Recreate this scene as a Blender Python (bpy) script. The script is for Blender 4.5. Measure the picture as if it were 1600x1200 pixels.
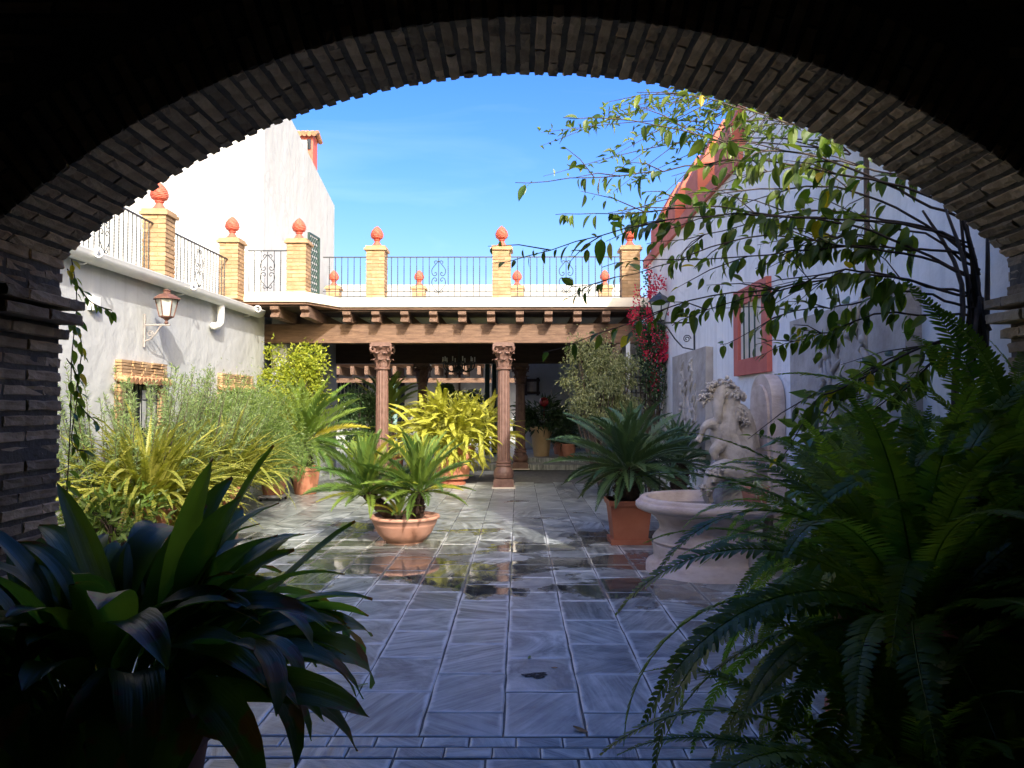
import bpy, math, random
import numpy as np
from mathutils import Vector, Matrix, Euler
R = math.radians
rnd = random.Random(7)
rng = np.random.default_rng(7)
sc = bpy.context.scene
for o in list(bpy.data.objects): bpy.data.objects.remove(o)
C = sc.collection

# ---------------------------------------------------------------- camera
H = 1.55; F = 1202.0
PITCH = math.atan(38 / F); YAW = math.atan(10 / F)
cam = bpy.data.cameras.new('camera'); cam.sensor_width = 36; cam.lens = 36 * F / 1600
cam.clip_start = 0.05; cam.clip_end = 500
camo = bpy.data.objects.new('camera', cam); C.objects.link(camo)
camo.location = (0, 0, H); camo.rotation_euler = (R(90) + PITCH, 0, YAW)
sc.camera = camo

# ---------------------------------------------------------------- sky, sun, exposure
SUN = Vector((1.0, -2.66, 1.76)).normalized()          # direction towards the sun
EL = math.asin(SUN.z); AZ = math.atan2(SUN.x, SUN.y)
w = bpy.data.worlds.new('World'); sc.world = w; w.use_nodes = True
nt = w.node_tree; bg = nt.nodes['Background']
sky = nt.nodes.new('ShaderNodeTexSky'); sky.sky_type = 'NISHITA'; sky.sun_disc = False
sky.sun_elevation = EL; sky.sun_rotation = AZ
sky.altitude = 0; sky.air_density = 1.0; sky.dust_density = 5.2; sky.ozone_density = 2.0
tc = nt.nodes.new('ShaderNodeTexCoord'); mp = nt.nodes.new('ShaderNodeMapping')
mp.inputs['Scale'].default_value = (1.2, 1.2, 7.0); mp.inputs['Rotation'].default_value = (0.12, 0.1, 0.4)
nz = nt.nodes.new('ShaderNodeTexNoise'); nz.inputs['Scale'].default_value = 2.2; nz.inputs['Detail'].default_value = 7; nz.inputs['Distortion'].default_value = 0.6
cr = nt.nodes.new('ShaderNodeValToRGB'); cr.color_ramp.elements[0].position = 0.5; cr.color_ramp.elements[1].position = 0.95
cr.color_ramp.elements[1].color = (0.09, 0.09, 0.09, 1)
mx = nt.nodes.new('ShaderNodeMix'); mx.data_type = 'RGBA'; mx.inputs['B'].default_value = (6.5, 7.0, 7.6, 1)
L_ = nt.links.new
L_(tc.outputs['Generated'], mp.inputs['Vector']); L_(mp.outputs['Vector'], nz.inputs['Vector']); L_(nz.outputs['Fac'], cr.inputs['Fac'])
L_(cr.outputs['Color'], mx.inputs['Factor']); hs_ = nt.nodes.new('ShaderNodeHueSaturation'); hs_.inputs['Hue'].default_value = 0.521; hs_.inputs['Saturation'].default_value = 1.5; L_(sky.outputs['Color'], hs_.inputs['Color']); L_(hs_.outputs['Color'], mx.inputs['A']); L_(mx.outputs['Result'], bg.inputs['Color'])
bg.inputs['Strength'].default_value = 0.15
sl = bpy.data.lights.new('sun', 'SUN'); sl.energy = 2.0; sl.angle = R(0.55); sl.color = (1.0, 0.965, 0.90)
so = bpy.data.objects.new('sun', sl); C.objects.link(so); so.location = (5, -12, 14)
so.rotation_euler = SUN.to_track_quat('Z', 'Y').to_euler()
sc.view_settings.view_transform = 'Standard'; sc.view_settings.look = 'None'
sc.view_settings.exposure = 1.55; sc.view_settings.gamma = 1.0; sc.view_settings.use_curve_mapping = False
sc.cycles.max_bounces = 7; sc.cycles.diffuse_bounces = 4; sc.cycles.glossy_bounces = 3; sc.cycles.transmission_bounces = 4; sc.cycles.transparent_max_bounces = 6
sc.cycles.use_denoising = True; sc.cycles.sample_clamp_indirect = 6.0; sc.cycles.caustics_reflective = False; sc.cycles.caustics_refractive = False

# ---------------------------------------------------------------- pixels to points
RM = camo.rotation_euler.to_matrix()
def ray(px, py): return RM @ Vector(((px - 800) / F, (600 - py) / F, -1))
def at(px, py, Y=None, Z=None, X=None):
    r = ray(px, py)
    k = Y / r.y if Y is not None else ((Z - H) / r.z if Z is not None else X / r.x)
    return Vector((r.x * k, r.y * k, H + r.z * k))

# ---------------------------------------------------------------- mesh helpers
class MB:
    def __init__(s): s.v = []; s.f = []; s.mi = []; s.m = 0
    def add(s, vs, fs):
        b = len(s.v); s.v.extend([tuple(p) for p in vs]); s.f.extend([tuple(i + b for i in f) for f in fs]); s.mi.extend([s.m] * len(fs)); return s
    def box(s, c, d, rz=0, j=0.0, M=None):
        x, y, z = d[0] / 2, d[1] / 2, d[2] / 2
        P = [Vector((a, b, e)) for e in (-z, z) for a, b in ((-x, -y), (x, -y), (x, y), (-x, y))]
        if j: P = [p + Vector((rnd.uniform(-j, j), rnd.uniform(-j, j), rnd.uniform(-j, j))) for p in P]
        Q = Matrix.Rotation(rz, 3, 'Z') if M is None else M
        P = [Q @ p + Vector(c) for p in P]
        return s.add(P, [(3, 2, 1, 0), (4, 5, 6, 7), (0, 1, 5, 4), (1, 2, 6, 5), (2, 3, 7, 6), (3, 0, 4, 7)])
    def tube(s, pts, r, n=6, cap=True):
        pts = [Vector(p) for p in pts]; k = len(pts)
        if not hasattr(r, '__len__'): r = [r] * k
        up = None; rings = []
        for i, p in enumerate(pts):
            t = (pts[min(i + 1, k - 1)] - pts[max(i - 1, 0)])
            if t.length < 1e-9: t = Vector((0, 0, 1))
            t.normalize()
            if up is None: up = Vector((0, 0, 1)) if abs(t.z) < 0.9 else Vector((1, 0, 0))
            a = t.cross(up)
            if a.length < 1e-6: a = t.orthogonal()
            a.normalize(); b = a.cross(t); up = b
            rings.append([p + (a * math.cos(2 * math.pi * q / n) + b * math.sin(2 * math.pi * q / n)) * r[i] for q in range(n)])
        vs = [q for rg in rings for q in rg]; fs = []
        for i in range(k - 1):
            for q in range(n):
                q2 = (q + 1) % n; fs.append((i * n + q, i * n + q2, (i + 1) * n + q2, (i + 1) * n + q))
        if cap: fs.append(tuple(range(n))[::-1]); fs.append(tuple((k - 1) * n + q for q in range(n)))
        return s.add(vs, fs)
    def lathe(s, prof, n=24, c=(0, 0, 0), sh=None, cap=True):
        c = Vector(c); vs = []; fs = []
        for (r, z) in prof:
            for q in range(n):
                a = 2 * math.pi * q / n; k = sh(a) if sh else 1.0
                vs.append(c + Vector((r * k * math.cos(a), r * k * math.sin(a), z)))
        m = len(prof)
        for i in range(m - 1):
            for q in range(n):
                q2 = (q + 1) % n; fs.append((i * n + q, i * n + q2, (i + 1) * n + q2, (i + 1) * n + q))
        if cap: fs.append(tuple(range(n))[::-1]); fs.append(tuple((m - 1) * n + q for q in range(n)))
        return s.add(vs, fs)
    def prism(s, pts, ext):
        ext = Vector(ext); n = len(pts); P = [Vector(p) for p in pts]
        vs = P + [p + ext for p in P]
        fs = [tuple(range(n))[::-1], tuple(range(n, 2 * n))] + [(i, (i + 1) % n, n + (i + 1) % n, n + i) for i in range(n)]
        return s.add(vs, fs)
    def arr(s, V, Fc):
        b = len(s.v); s.v.extend(map(tuple, V.tolist())); s.f.extend([tuple(i + b for i in f) for f in Fc]); s.mi.extend([s.m] * len(Fc)); return s
    def mesh(s, name, mats, smooth=False):
        me = bpy.data.meshes.new(name); me.from_pydata(s.v, [], s.f)
        for m in (mats if isinstance(mats, (list, tuple)) else [mats]): me.materials.append(m)
        if any(s.mi): me.polygons.foreach_set('material_index', s.mi)
        if smooth: me.polygons.foreach_set('use_smooth', [True] * len(me.polygons))
        me.update(); return me
    def build(s, name, mats, parent=None, smooth=False, kind=None):
        return link(name, s.mesh(name, mats, smooth), parent, kind)
def link(name, me, parent=None, kind=None):
    o = bpy.data.objects.new(name, me); C.objects.link(o)
    if parent is not None:
        o.parent = parent; o.matrix_parent_inverse = Matrix.Translation(-offset(parent))
    if kind: o['kind'] = kind
    return o
def offset(p):
    v = Vector(p.location)
    if p.parent is not None: v = Vector((0, 0, 0)) if p.type != 'EMPTY' else v
    return v
def thing(name, label, cat, loc=(0, 0, 0), group=None):
    o = bpy.data.objects.new(name, None); C.objects.link(o); o.location = loc; o.empty_display_size = 0.1
    return tag(o, label, cat, group)
def tag(o, label, cat, group=None):
    o['label'] = label; o['category'] = cat
    if group: o['group'] = group
    return o
def inst(name, me, parent, M):
    """a child with its own matrix given relative to the parent's origin"""
    o = bpy.data.objects.new(name, me); C.objects.link(o); o.parent = parent; o.matrix_local = M; return o
def copy_tree(o, parent=None):
    c = o.copy(); C.objects.link(c)
    if parent is not None: c.parent = parent
    for ch in o.children: copy_tree(ch, c)
    return c

# ---------------------------------------------------------------- materials
def nodes(name):
    m = bpy.data.materials.new(name); m.use_nodes = True; t = m.node_tree
    return m, t, t.nodes['Principled BSDF'], t.nodes['Material Output']
def N(t, kind, **kw):
    n = t.nodes.new('ShaderNode' + kind)
    for k, v in kw.items():
        if k in n.inputs: n.inputs[k].default_value = v
        else: setattr(n, k, v)
    return n
def ramp(t, stops):
    n = t.nodes.new('ShaderNodeValToRGB'); e = n.color_ramp.elements
    while len(e) < len(stops): e.new(0.5)
    for q, (p, c) in zip(e, stops): q.position = p; q.color = tuple(c) + (1,) if len(c) == 3 else c
    return n
def surf(name, c1, c2, scale=4.0, rough=0.7, bump=0.3, bscale=None, c3=None, stretch=(1, 1, 1), island=0.0, metal=0.0, bdist=0.01, obj=0.0, spec=0.5):
    m, t, p, out = nodes(name); l = t.links.new
    tc = N(t, 'TexCoord'); mp = N(t, 'Mapping', Scale=stretch); l(tc.outputs['Object'], mp.inputs['Vector'])
    nz = N(t, 'TexNoise', Scale=scale, Detail=6.0, Roughness=0.62); l(mp.outputs['Vector'], nz.inputs['Vector'])
    st = [(0.3, c1), (0.7, c2)] if c3 is None else [(0.25, c1), (0.55, c2), (0.78, c3)]
    cr = ramp(t, st); l(nz.outputs['Fac'], cr.inputs['Fac']); col = cr.outputs['Color']
    if island or obj:
        g = N(t, 'NewGeometry'); oi = N(t, 'ObjectInfo')
        mr = N(t, 'MapRange'); mr.inputs['To Min'].default_value = 1 - (island or obj); mr.inputs['To Max'].default_value = 1 + (island or obj)
        l((g.outputs['Random Per Island'] if island else oi.outputs['Random']), mr.inputs['Value'])
        mm = N(t, 'VectorMath', operation='MULTIPLY'); l(col, mm.inputs[0]); l(mr.outputs['Result'], mm.inputs[1]); col = mm.outputs['Vector']
    l(col, p.inputs['Base Color'])
    n2 = N(t, 'TexNoise', Scale=bscale or scale * 6, Detail=5.0); l(mp.outputs['Vector'], n2.inputs['Vector'])
    b = N(t, 'Bump', Strength=bump, Distance=bdist); l(n2.outputs['Fac'], b.inputs['Height']); l(b.outputs['Normal'], p.inputs['Normal'])
    p.inputs['Roughness'].default_value = rough; p.inputs['Metallic'].default_value = metal; p.inputs['Specular IOR Level'].default_value = spec
    return m
def leaf(name, c1, c2, trans=0.35, rough=0.4, c3=None, by='island', tint=(1.25, 1.3, 0.5), tip=None):
    m, t, p, out = nodes(name); l = t.links.new
    g = N(t, 'NewGeometry'); oi = N(t, 'ObjectInfo')
    st = [(0.0, c1), (1.0, c2)] if c3 is None else [(0.0, c1), (0.83, c2), (0.95, c3)]
    cr = ramp(t, st)
    if by == 'both':
        a = N(t, 'Math', operation='ADD'); l(g.outputs['Random Per Island'], a.inputs[0]); l(oi.outputs['Random'], a.inputs[1])
        h = N(t, 'Math', operation='MULTIPLY'); h.inputs[1].default_value = 0.5; l(a.outputs[0], h.inputs[0]); l(h.outputs[0], cr.inputs['Fac'])
    else: l(g.outputs['Random Per Island'] if by == 'island' else oi.outputs['Random'], cr.inputs['Fac'])
    tc = N(t, 'TexCoord'); nz = N(t, 'TexNoise', Scale=9.0, Detail=3.0); l(tc.outputs['Object'], nz.inputs['Vector'])
    mr = N(t, 'MapRange'); mr.inputs['To Min'].default_value = 0.72; mr.inputs['To Max'].default_value = 1.28; l(nz.outputs['Fac'], mr.inputs['Value'])
    mm = N(t, 'VectorMath', operation='MULTIPLY'); l(cr.outputs['Color'], mm.inputs[0]); l(mr.outputs['Result'], mm.inputs[1])
    col = mm.outputs['Vector']
    if tip:                                   # parallel ribs along the leaf
        mr_ = N(t, 'Mapping', Scale=(2.0, 95.0, 2.0)); l(tc.outputs['Object'], mr_.inputs['Vector'])
        nr = N(t, 'TexNoise', Scale=1.0, Detail=3.0); l(mr_.outputs['Vector'], nr.inputs['Vector'])
        br = N(t, 'Bump', Strength=0.55, Distance=0.006); l(nr.outputs['Fac'], br.inputs['Height']); l(br.outputs['Normal'], p.inputs['Normal']); p.inputs['Specular IOR Level'].default_value = 0.4
    if tip:                                   # dry brown tips: local X runs along the leaf
        sx = N(t, 'SeparateXYZ'); l(tc.outputs['Generated'], sx.inputs[0])
        n3 = N(t, 'TexNoise', Scale=14.0); l(tc.outputs['Object'], n3.inputs['Vector'])
        ad = N(t, 'Math', operation='MULTIPLY_ADD'); l(n3.outputs['Fac'], ad.inputs[0]); ad.inputs[1].default_value = 0.12; l(sx.outputs['X'], ad.inputs[2])
        r2 = ramp(t, [(1.015, (0, 0, 0)), (1.05, (1, 1, 1))]); r2.color_ramp.elements[0].position = 0.985; r2.color_ramp.elements[1].position = 1.0
        sb = N(t, 'Math', operation='SUBTRACT'); l(ad.outputs[0], sb.inputs[0]); sb.inputs[1].default_value = 0.05; l(sb.outputs[0], r2.inputs['Fac'])
        mq = N(t, 'Mix', data_type='RGBA'); l(r2.outputs['Color'], mq.inputs['Factor']); l(col, mq.inputs['A']); mq.inputs['B'].default_value = tip + (1,); col = mq.outputs['Result']
    l(col, p.inputs['Base Color'])
    p.inputs['Roughness'].default_value = rough
    tr = N(t, 'BsdfTranslucent'); tm = N(t, 'VectorMath', operation='MULTIPLY'); tm.inputs[1].default_value = tint
    l(col, tm.inputs[0]); l(tm.outputs['Vector'], tr.inputs['Color'])
    ms = N(t, 'MixShader'); ms.inputs[0].default_value = trans; l(p.outputs[0], ms.inputs[1]); l(tr.outputs[0], ms.inputs[2]); l(ms.outputs[0], out.inputs['Surface'])
    return m

# plaster: lime-washed, with faint stains
def plaster(name, c, dirt, amt=0.5, sc_=0.7):
    m, t, p, out = nodes(name); l = t.links.new
    tc = N(t, 'TexCoord'); mp = N(t, 'Mapping', Scale=(1, 1, 0.45)); l(tc.outputs['Object'], mp.inputs['Vector'])
    nz = N(t, 'TexNoise', Scale=sc_, Detail=9.0, Roughness=0.7, Distortion=0.8); l(mp.outputs['Vector'], nz.inputs['Vector'])
    cr = ramp(t, [(0.48, (0, 0, 0)), (0.8, (amt, amt, amt))]); l(nz.outputs['Fac'], cr.inputs['Fac'])
    vo = N(t, 'TexVoronoi', feature='DISTANCE_TO_EDGE', Scale=0.55)
    n4 = N(t, 'TexNoise', Scale=2.0, Detail=6.0); l(tc.outputs['Object'], n4.inputs['Vector'])
    mv = N(t, 'Mix', data_type='RGBA', blend_type='ADD'); mv.inputs['Factor'].default_value = 0.5; l(tc.outputs['Object'], mv.inputs['A']); l(n4.outputs['Color'], mv.inputs['B']); l(mv.outputs['Result'], vo.inputs['Vector'])
    ck = ramp(t, [(0.0, (0.30, 0.30, 0.30)), (0.012, (0, 0, 0))]); l(vo.outputs['Distance'], ck.inputs['Fac'])
    am0 = N(t, 'Math', operation='MAXIMUM'); l(cr.outputs['Color'], am0.inputs[0]); l(ck.outputs['Color'], am0.inputs[1])
    md = N(t, 'Mapping', Scale=(3.5, 3.5, 0.22)); l(tc.outputs['Object'], md.inputs['Vector'])
    nd = N(t, 'TexNoise', Scale=1.6, Detail=7.0, Roughness=0.6); l(md.outputs['Vector'], nd.inputs['Vector'])
    rd = ramp(t, [(0.52, (0, 0, 0)), (0.78, (0.5, 0.5, 0.5))]); l(nd.outputs['Fac'], rd.inputs['Fac'])
    am = N(t, 'Math', operation='MAXIMUM'); l(am0.outputs[0], am.inputs[0]); l(rd.outputs['Color'], am.inputs[1])
    mxx = N(t, 'Mix', data_type='RGBA'); mxx.inputs['A'].default_value = c + (1,); mxx.inputs['B'].default_value = dirt + (1,); l(am.outputs[0], mxx.inputs['Factor'])
    l(mxx.outputs['Result'], p.inputs['Base Color']); p.inputs['Roughness'].default_value = 0.9; p.inputs['Specular IOR Level'].default_value = 0.2
    n2 = N(t, 'TexNoise', Scale=3.2, Detail=10.0); l(tc.outputs['Object'], n2.inputs['Vector'])
    b = N(t, 'Bump', Strength=0.6, Distance=0.05); l(n2.outputs['Fac'], b.inputs['Height']); l(b.outputs['Normal'], p.inputs['Normal'])
    return m
# slate paving: blue grey, streaked, pale worn edges, wet patches where water stands
def slate(name, island=False):
    m, t, p, out = nodes(name); l = t.links.new
    tc = N(t, 'TexCoord'); oi = N(t, 'ObjectInfo'); g = N(t, 'NewGeometry')
    rv = g.outputs['Random Per Island'] if island else oi.outputs['Random']
    an = N(t, 'Math', operation='MULTIPLY'); an.inputs[1].default_value = 40.0; l(rv, an.inputs[0])
    vr = N(t, 'VectorRotate', rotation_type='Z_AXIS'); l(g.outputs['Position'], vr.inputs['Vector']); l(an.outputs[0], vr.inputs['Angle'])
    mp = N(t, 'Mapping', Scale=(1.2, 13.0, 1.0)); l(vr.outputs['Vector'], mp.inputs['Vector'])
    nz = N(t, 'TexNoise', Scale=1.3, Detail=7.0, Roughness=0.65, Distortion=0.7); l(mp.outputs['Vector'], nz.inputs['Vector'])
    nb = N(t, 'TexNoise', Scale=2.6, Detail=8.0, Roughness=0.68, Distortion=1.2); l(vr.outputs['Vector'], nb.inputs['Vector'])
    r7 = N(t, 'Math', operation='MULTIPLY'); r7.inputs[1].default_value = 7.31; l(rv, r7.inputs[0])
    fr = N(t, 'Math', operation='FRACT'); l(r7.outputs[0], fr.inputs[0])
    nm0 = N(t, 'Mix', data_type='FLOAT'); l(fr.outputs[0], nm0.inputs['Factor']); l(nz.outputs['Fac'], nm0.inputs['A']); l(nb.outputs['Fac'], nm0.inputs['B'])
    cr = ramp(t, [(0.38, (0.085, 0.095, 0.09)), (0.5, (0.255, 0.275, 0.255)), (0.62, (0.47, 0.49, 0.455))]); l(nm0.outputs['Result'], cr.inputs['Fac'])
    mr = N(t, 'MapRange'); mr.inputs['To Min'].default_value = 0.68; mr.inputs['To Max'].default_value = 1.3; l(rv, mr.inputs['Value'])
    mm = N(t, 'VectorMath', operation='MULTIPLY'); l(cr.outputs['Color'], mm.inputs[0]); l(mr.outputs['Result'], mm.inputs[1])
    col = mm.outputs['Vector']
    if not island:                             # pale scuffed border of each stone
        sx = N(t, 'SeparateXYZ'); l(tc.outputs['Generated'], sx.inputs[0])
        ds = []
        for ax, k in (('X', 1.0), ('Y', 1.4)):
            a = N(t, 'Math', operation='SUBTRACT'); l(sx.outputs[ax], a.inputs[0]); a.inputs[1].default_value = 0.5
            b_ = N(t, 'Math', operation='ABSOLUTE'); l(a.outputs[0], b_.inputs[0])
            c_ = N(t, 'Math', operation='SUBTRACT'); c_.inputs[0].default_value = 0.5; l(b_.outputs[0], c_.inputs[1])
            d_ = N(t, 'Math', operation='MULTIPLY'); d_.inputs[1].default_value = k; l(c_.outputs[0], d_.inputs[0]); ds.append(d_)
        mn = N(t, 'Math', operation='MINIMUM'); l(ds[0].outputs[0], mn.inputs[0]); l(ds[1].outputs[0], mn.inputs[1])
        ne = N(t, 'TexNoise', Scale=7.0, Detail=5.0); l(g.outputs['Position'], ne.inputs['Vector'])
        nm = N(t, 'Math', operation='MULTIPLY_ADD'); l(ne.outputs['Fac'], nm.inputs[0]); nm.inputs[1].default_value = 0.16; l(mn.outputs[0], nm.inputs[2])
        er = ramp(t, [(0.095, (0.9, 0.9, 0.9)), (0.15, (0, 0, 0))]); l(nm.outputs[0], er.inputs['Fac'])
        me_ = N(t, 'Mix', data_type='RGBA'); l(er.outputs['Color'], me_.inputs['Factor']); l(col, me_.inputs['A']); me_.inputs['B'].default_value = (0.70, 0.71, 0.67, 1); col = me_.outputs['Result']
    # standing water
    sp = N(t, 'SeparateXYZ'); l(g.outputs['Position'], sp.inputs[0])
    wn = N(t, 'TexNoise', Scale=0.8, Detail=6.0, Roughness=0.55, Distortion=0.4); mpw = N(t, 'Mapping', Scale=(0.9, 1.25, 1), Location=(3.1, 1.7, 0)); l(g.outputs['Position'], mpw.inputs['Vector']); l(mpw.outputs['Vector'], wn.inputs['Vector'])
    yb = N(t, 'MapRange', interpolation_type='SMOOTHSTEP'); yb.inputs['From Min'].default_value = 5.6; yb.inputs['From Max'].default_value = 6.9; l(sp.outputs['Y'], yb.inputs['Value'])
    yc = N(t, 'MapRange', interpolation_type='SMOOTHSTEP'); yc.inputs['From Min'].default_value = 11.5; yc.inputs['From Max'].default_value = 8.6; l(sp.outputs['Y'], yc.inputs['Value'])
    yy = N(t, 'Math', operation='MULTIPLY'); l(yb.outputs[0], yy.inputs[0]); l(yc.outputs[0], yy.inputs[1])
    wa = N(t, 'Math', operation='MULTIPLY_ADD'); l(yy.outputs[0], wa.inputs[0]); wa.inputs[1].default_value = 0.2; l(wn.outputs['Fac'], wa.inputs[2])
    wr = ramp(t, [(0.66, (0, 0, 0)), (0.70, (1, 1, 1))]); l(wa.outputs[0], wr.inputs['Fac'])
    dk = N(t, 'Mix', data_type='RGBA', blend_type='MULTIPLY'); l(wr.outputs['Color'], dk.inputs['Factor']); l(col, dk.inputs['A']); dk.inputs['B'].default_value = (0.42, 0.40, 0.36, 1)
    l(dk.outputs['Result'], p.inputs['Base Color'])
    rr = N(t, 'MapRange'); rr.inputs['To Min'].default_value = 0.24; rr.inputs['To Max'].default_value = 0.42; l(nz.outputs['Fac'], rr.inputs['Value'])
    rm = N(t, 'Mix', data_type='FLOAT'); l(wr.outputs['Color'], rm.inputs['Factor']); l(rr.outputs[0], rm.inputs['A']); rm.inputs['B'].default_value = 0.035; l(rm.outputs['Result'], p.inputs['Roughness'])
    n2 = N(t, 'TexNoise', Scale=3.0, Detail=8.0, Roughness=0.6); l(mp.outputs['Vector'], n2.inputs['Vector'])
    bs = N(t, 'Mix', data_type='FLOAT'); l(wr.outputs['Color'], bs.inputs['Factor']); bs.inputs['A'].default_value = 0.55; bs.inputs['B'].default_value = 0.035; 
    b = N(t, 'Bump', Distance=0.008); l(n2.outputs['Fac'], b.inputs['Height']); l(bs.outputs['Result'], b.inputs['Strength']); l(b.outputs['Normal'], p.inputs['Normal'])
    p.inputs['Specular IOR Level'].default_value = 0.75
    return m
M = {}
M['white'] = plaster('sun_dimmed_plaster', (0.48, 0.485, 0.485), (0.30, 0.285, 0.26), 0.45)  # plaster colour darkened to hold back the glare of the sunlit walls
M['whiteR'] = plaster('shade_lifted_plaster', (0.86, 0.84, 0.80), (0.46, 0.44, 0.41), 0.6, 1.1)  # same plaster, lightened and warmed in colour to offset this wall's blue shade
M['cream'] = surf('cream_cornice_paint', (0.72, 0.62, 0.47), (0.80, 0.74, 0.64), 3, 0.8, 0.15)
M['pipe'] = surf('white_pipe_paint', (0.70, 0.70, 0.68), (0.80, 0.80, 0.79), 3, 0.4, 0.05)
M['brickd'] = surf('old_arch_brick', (0.36, 0.22, 0.115), (0.66, 0.46, 0.27), 7, 0.92, 1.0, 26, obj=0.4, bdist=0.012)
M['brickds'] = surf('old_arch_brick_course', (0.32, 0.21, 0.115), (0.56, 0.41, 0.26), 7, 0.92, 0.9, 26, island=0.35, bdist=0.012)
M['mortard'] = surf('old_arch_mortar', (0.12, 0.09, 0.062), (0.22, 0.17, 0.12), 9, 0.95, 0.9, 30, bdist=0.012)
M['stone'] = surf('porous_stone', (0.10, 0.065, 0.04), (0.28, 0.19, 0.12), 16, 0.95, 1.0, 30, bdist=0.03)
M['brick'] = surf('golden_brick', (0.33, 0.195, 0.095), (0.47, 0.315, 0.18), 6, 0.9, 0.6, 30, island=0.22)
M['mortar'] = surf('pale_mortar', (0.27, 0.17, 0.085), (0.38, 0.26, 0.14), 8, 0.95, 0.5)
M['finial'] = surf('red_terracotta_paint', (0.46, 0.085, 0.05), (0.58, 0.14, 0.085), 6, 0.6, 0.2)
M['salmon'] = surf('salmon_paint', (0.46, 0.115, 0.07), (0.56, 0.175, 0.11), 3, 0.8, 0.3)
M['redframe'] = surf('red_window_paint', (0.50, 0.11, 0.08), (0.60, 0.17, 0.12), 4, 0.8, 0.3)
M['iron'] = surf('black_wrought_iron', (0.018, 0.02, 0.022), (0.04, 0.045, 0.05), 20, 0.5, 0.3)
M['igreen'] = surf('green_painted_iron', (0.012, 0.035, 0.03), (0.03, 0.07, 0.055), 10, 0.5, 0.3)
M['copper'] = surf('rusty_copper_lantern', (0.085, 0.035, 0.026), (0.18, 0.085, 0.06), 14, 0.6, 0.4)
M['greymetal'] = surf('grey_bracket_metal', (0.25, 0.22, 0.21), (0.36, 0.33, 0.32), 14, 0.6, 0.4)
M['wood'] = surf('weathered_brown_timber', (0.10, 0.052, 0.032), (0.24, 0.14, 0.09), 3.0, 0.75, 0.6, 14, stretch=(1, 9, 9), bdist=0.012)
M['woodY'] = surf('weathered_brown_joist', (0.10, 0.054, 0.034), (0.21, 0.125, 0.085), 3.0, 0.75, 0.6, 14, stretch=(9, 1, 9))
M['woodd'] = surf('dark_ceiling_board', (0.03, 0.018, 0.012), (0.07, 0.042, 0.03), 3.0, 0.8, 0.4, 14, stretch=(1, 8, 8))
M['column'] = surf('brown_cast_iron_paint', (0.115, 0.058, 0.044), (0.20, 0.11, 0.085), 9, 0.5, 0.35, 40)
M['terra'] = surf('terracotta', (0.50, 0.18, 0.095), (0.64, 0.28, 0.17), 5, 0.75, 0.2)
M['terrap'] = surf('pale_pink_terracotta', (0.58, 0.27, 0.17), (0.68, 0.36, 0.25), 5, 0.7, 0.1)
M['terrad'] = surf('brown_terracotta', (0.32, 0.10, 0.052), (0.42, 0.15, 0.085), 4, 0.65, 0.1)
M['creampot'] = surf('ochre_cream_pot', (0.60, 0.40, 0.20), (0.70, 0.50, 0.28), 4, 0.6, 0.1)
M['travertine'] = surf('pink_travertine', (0.46, 0.33, 0.24), (0.66, 0.53, 0.43), 4.5, 0.55, 0.4, 40, c3=(0.74, 0.62, 0.53), stretch=(1, 1, 2.2))
M['carved'] = surf('carved_pale_stone', (0.30, 0.25, 0.20), (0.52, 0.46, 0.39), 7, 0.85, 0.7, 40, c3=(0.60, 0.54, 0.47))
M['plaque'] = surf('grey_relief_stone', (0.26, 0.225, 0.195), (0.42, 0.38, 0.34), 3.5, 0.9, 0.9, 18, c3=(0.50, 0.46, 0.42))
M['soil'] = surf('dark_potting_soil', (0.02, 0.014, 0.01), (0.06, 0.04, 0.028), 20, 0.95, 1.0)
M['bark'] = surf('grey_brown_bark', (0.08, 0.06, 0.045), (0.19, 0.155, 0.125), 10, 0.9, 0.8, 40)
M['twig'] = surf('thin_twig_bark', (0.045, 0.03, 0.022), (0.12, 0.085, 0.06), 10, 0.85, 0.4)
M['caudex'] = surf('shaggy_brown_trunk', (0.03, 0.018, 0.012), (0.12, 0.07, 0.045), 18, 0.95, 1.0, bdist=0.03)
M['slate'] = slate('slate_stone'); M['slates'] = slate('slate_stone_far', True)
M['joint'] = surf('dark_paving_joint', (0.06, 0.06, 0.058), (0.16, 0.16, 0.15), 8, 0.9, 0.6)
M['dark'] = surf('dark_interior_paint', (0.16, 0.12, 0.09), (0.24, 0.19, 0.14), 2, 0.95, 0.2, spec=0.1)
M['tile'] = surf('clay_roof_tile', (0.36, 0.16, 0.085), (0.58, 0.33, 0.18), 7, 0.85, 0.5, island=0.25)
M['glassw'] = surf('frosted_lantern_glass', (0.36, 0.38, 0.36), (0.50, 0.52, 0.50), 3, 0.15, 0.05)
M['pane'] = surf('dark_window_glass', (0.012, 0.014, 0.016), (0.03, 0.033, 0.036), 1.5, 0.08, 0.02)
M['dryleaf'] = surf('dry_brown_leaf', (0.28, 0.12, 0.03), (0.45, 0.24, 0.06), 9, 0.7, 0.2)
M['lime'] = leaf('lime_green_leaf', (0.20, 0.26, 0.03), (0.44, 0.46, 0.05), 0.4)
M['gold'] = leaf('golden_fern_leaf', (0.30, 0.32, 0.03), (0.60, 0.56, 0.09), 0.38, 0.5, by='both')
M['goldg'] = leaf('yellow_green_fern_leaf', (0.17, 0.21, 0.028), (0.50, 0.46, 0.09), 0.35, 0.5, by='both')
M['mid'] = leaf('mid_green_leaf', (0.08, 0.15, 0.028), (0.22, 0.30, 0.06), 0.35)
M['rose'] = leaf('grey_green_needle', (0.12, 0.19, 0.07), (0.28, 0.36, 0.14), 0.3)
M['aspar'] = leaf('feathery_green_leaf', (0.085, 0.15, 0.035), (0.25, 0.33, 0.085), 0.35)
M['deep'] = leaf('deep_green_leaf', (0.02, 0.05, 0.02), (0.065, 0.115, 0.04), 0.2, 0.3)
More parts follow.
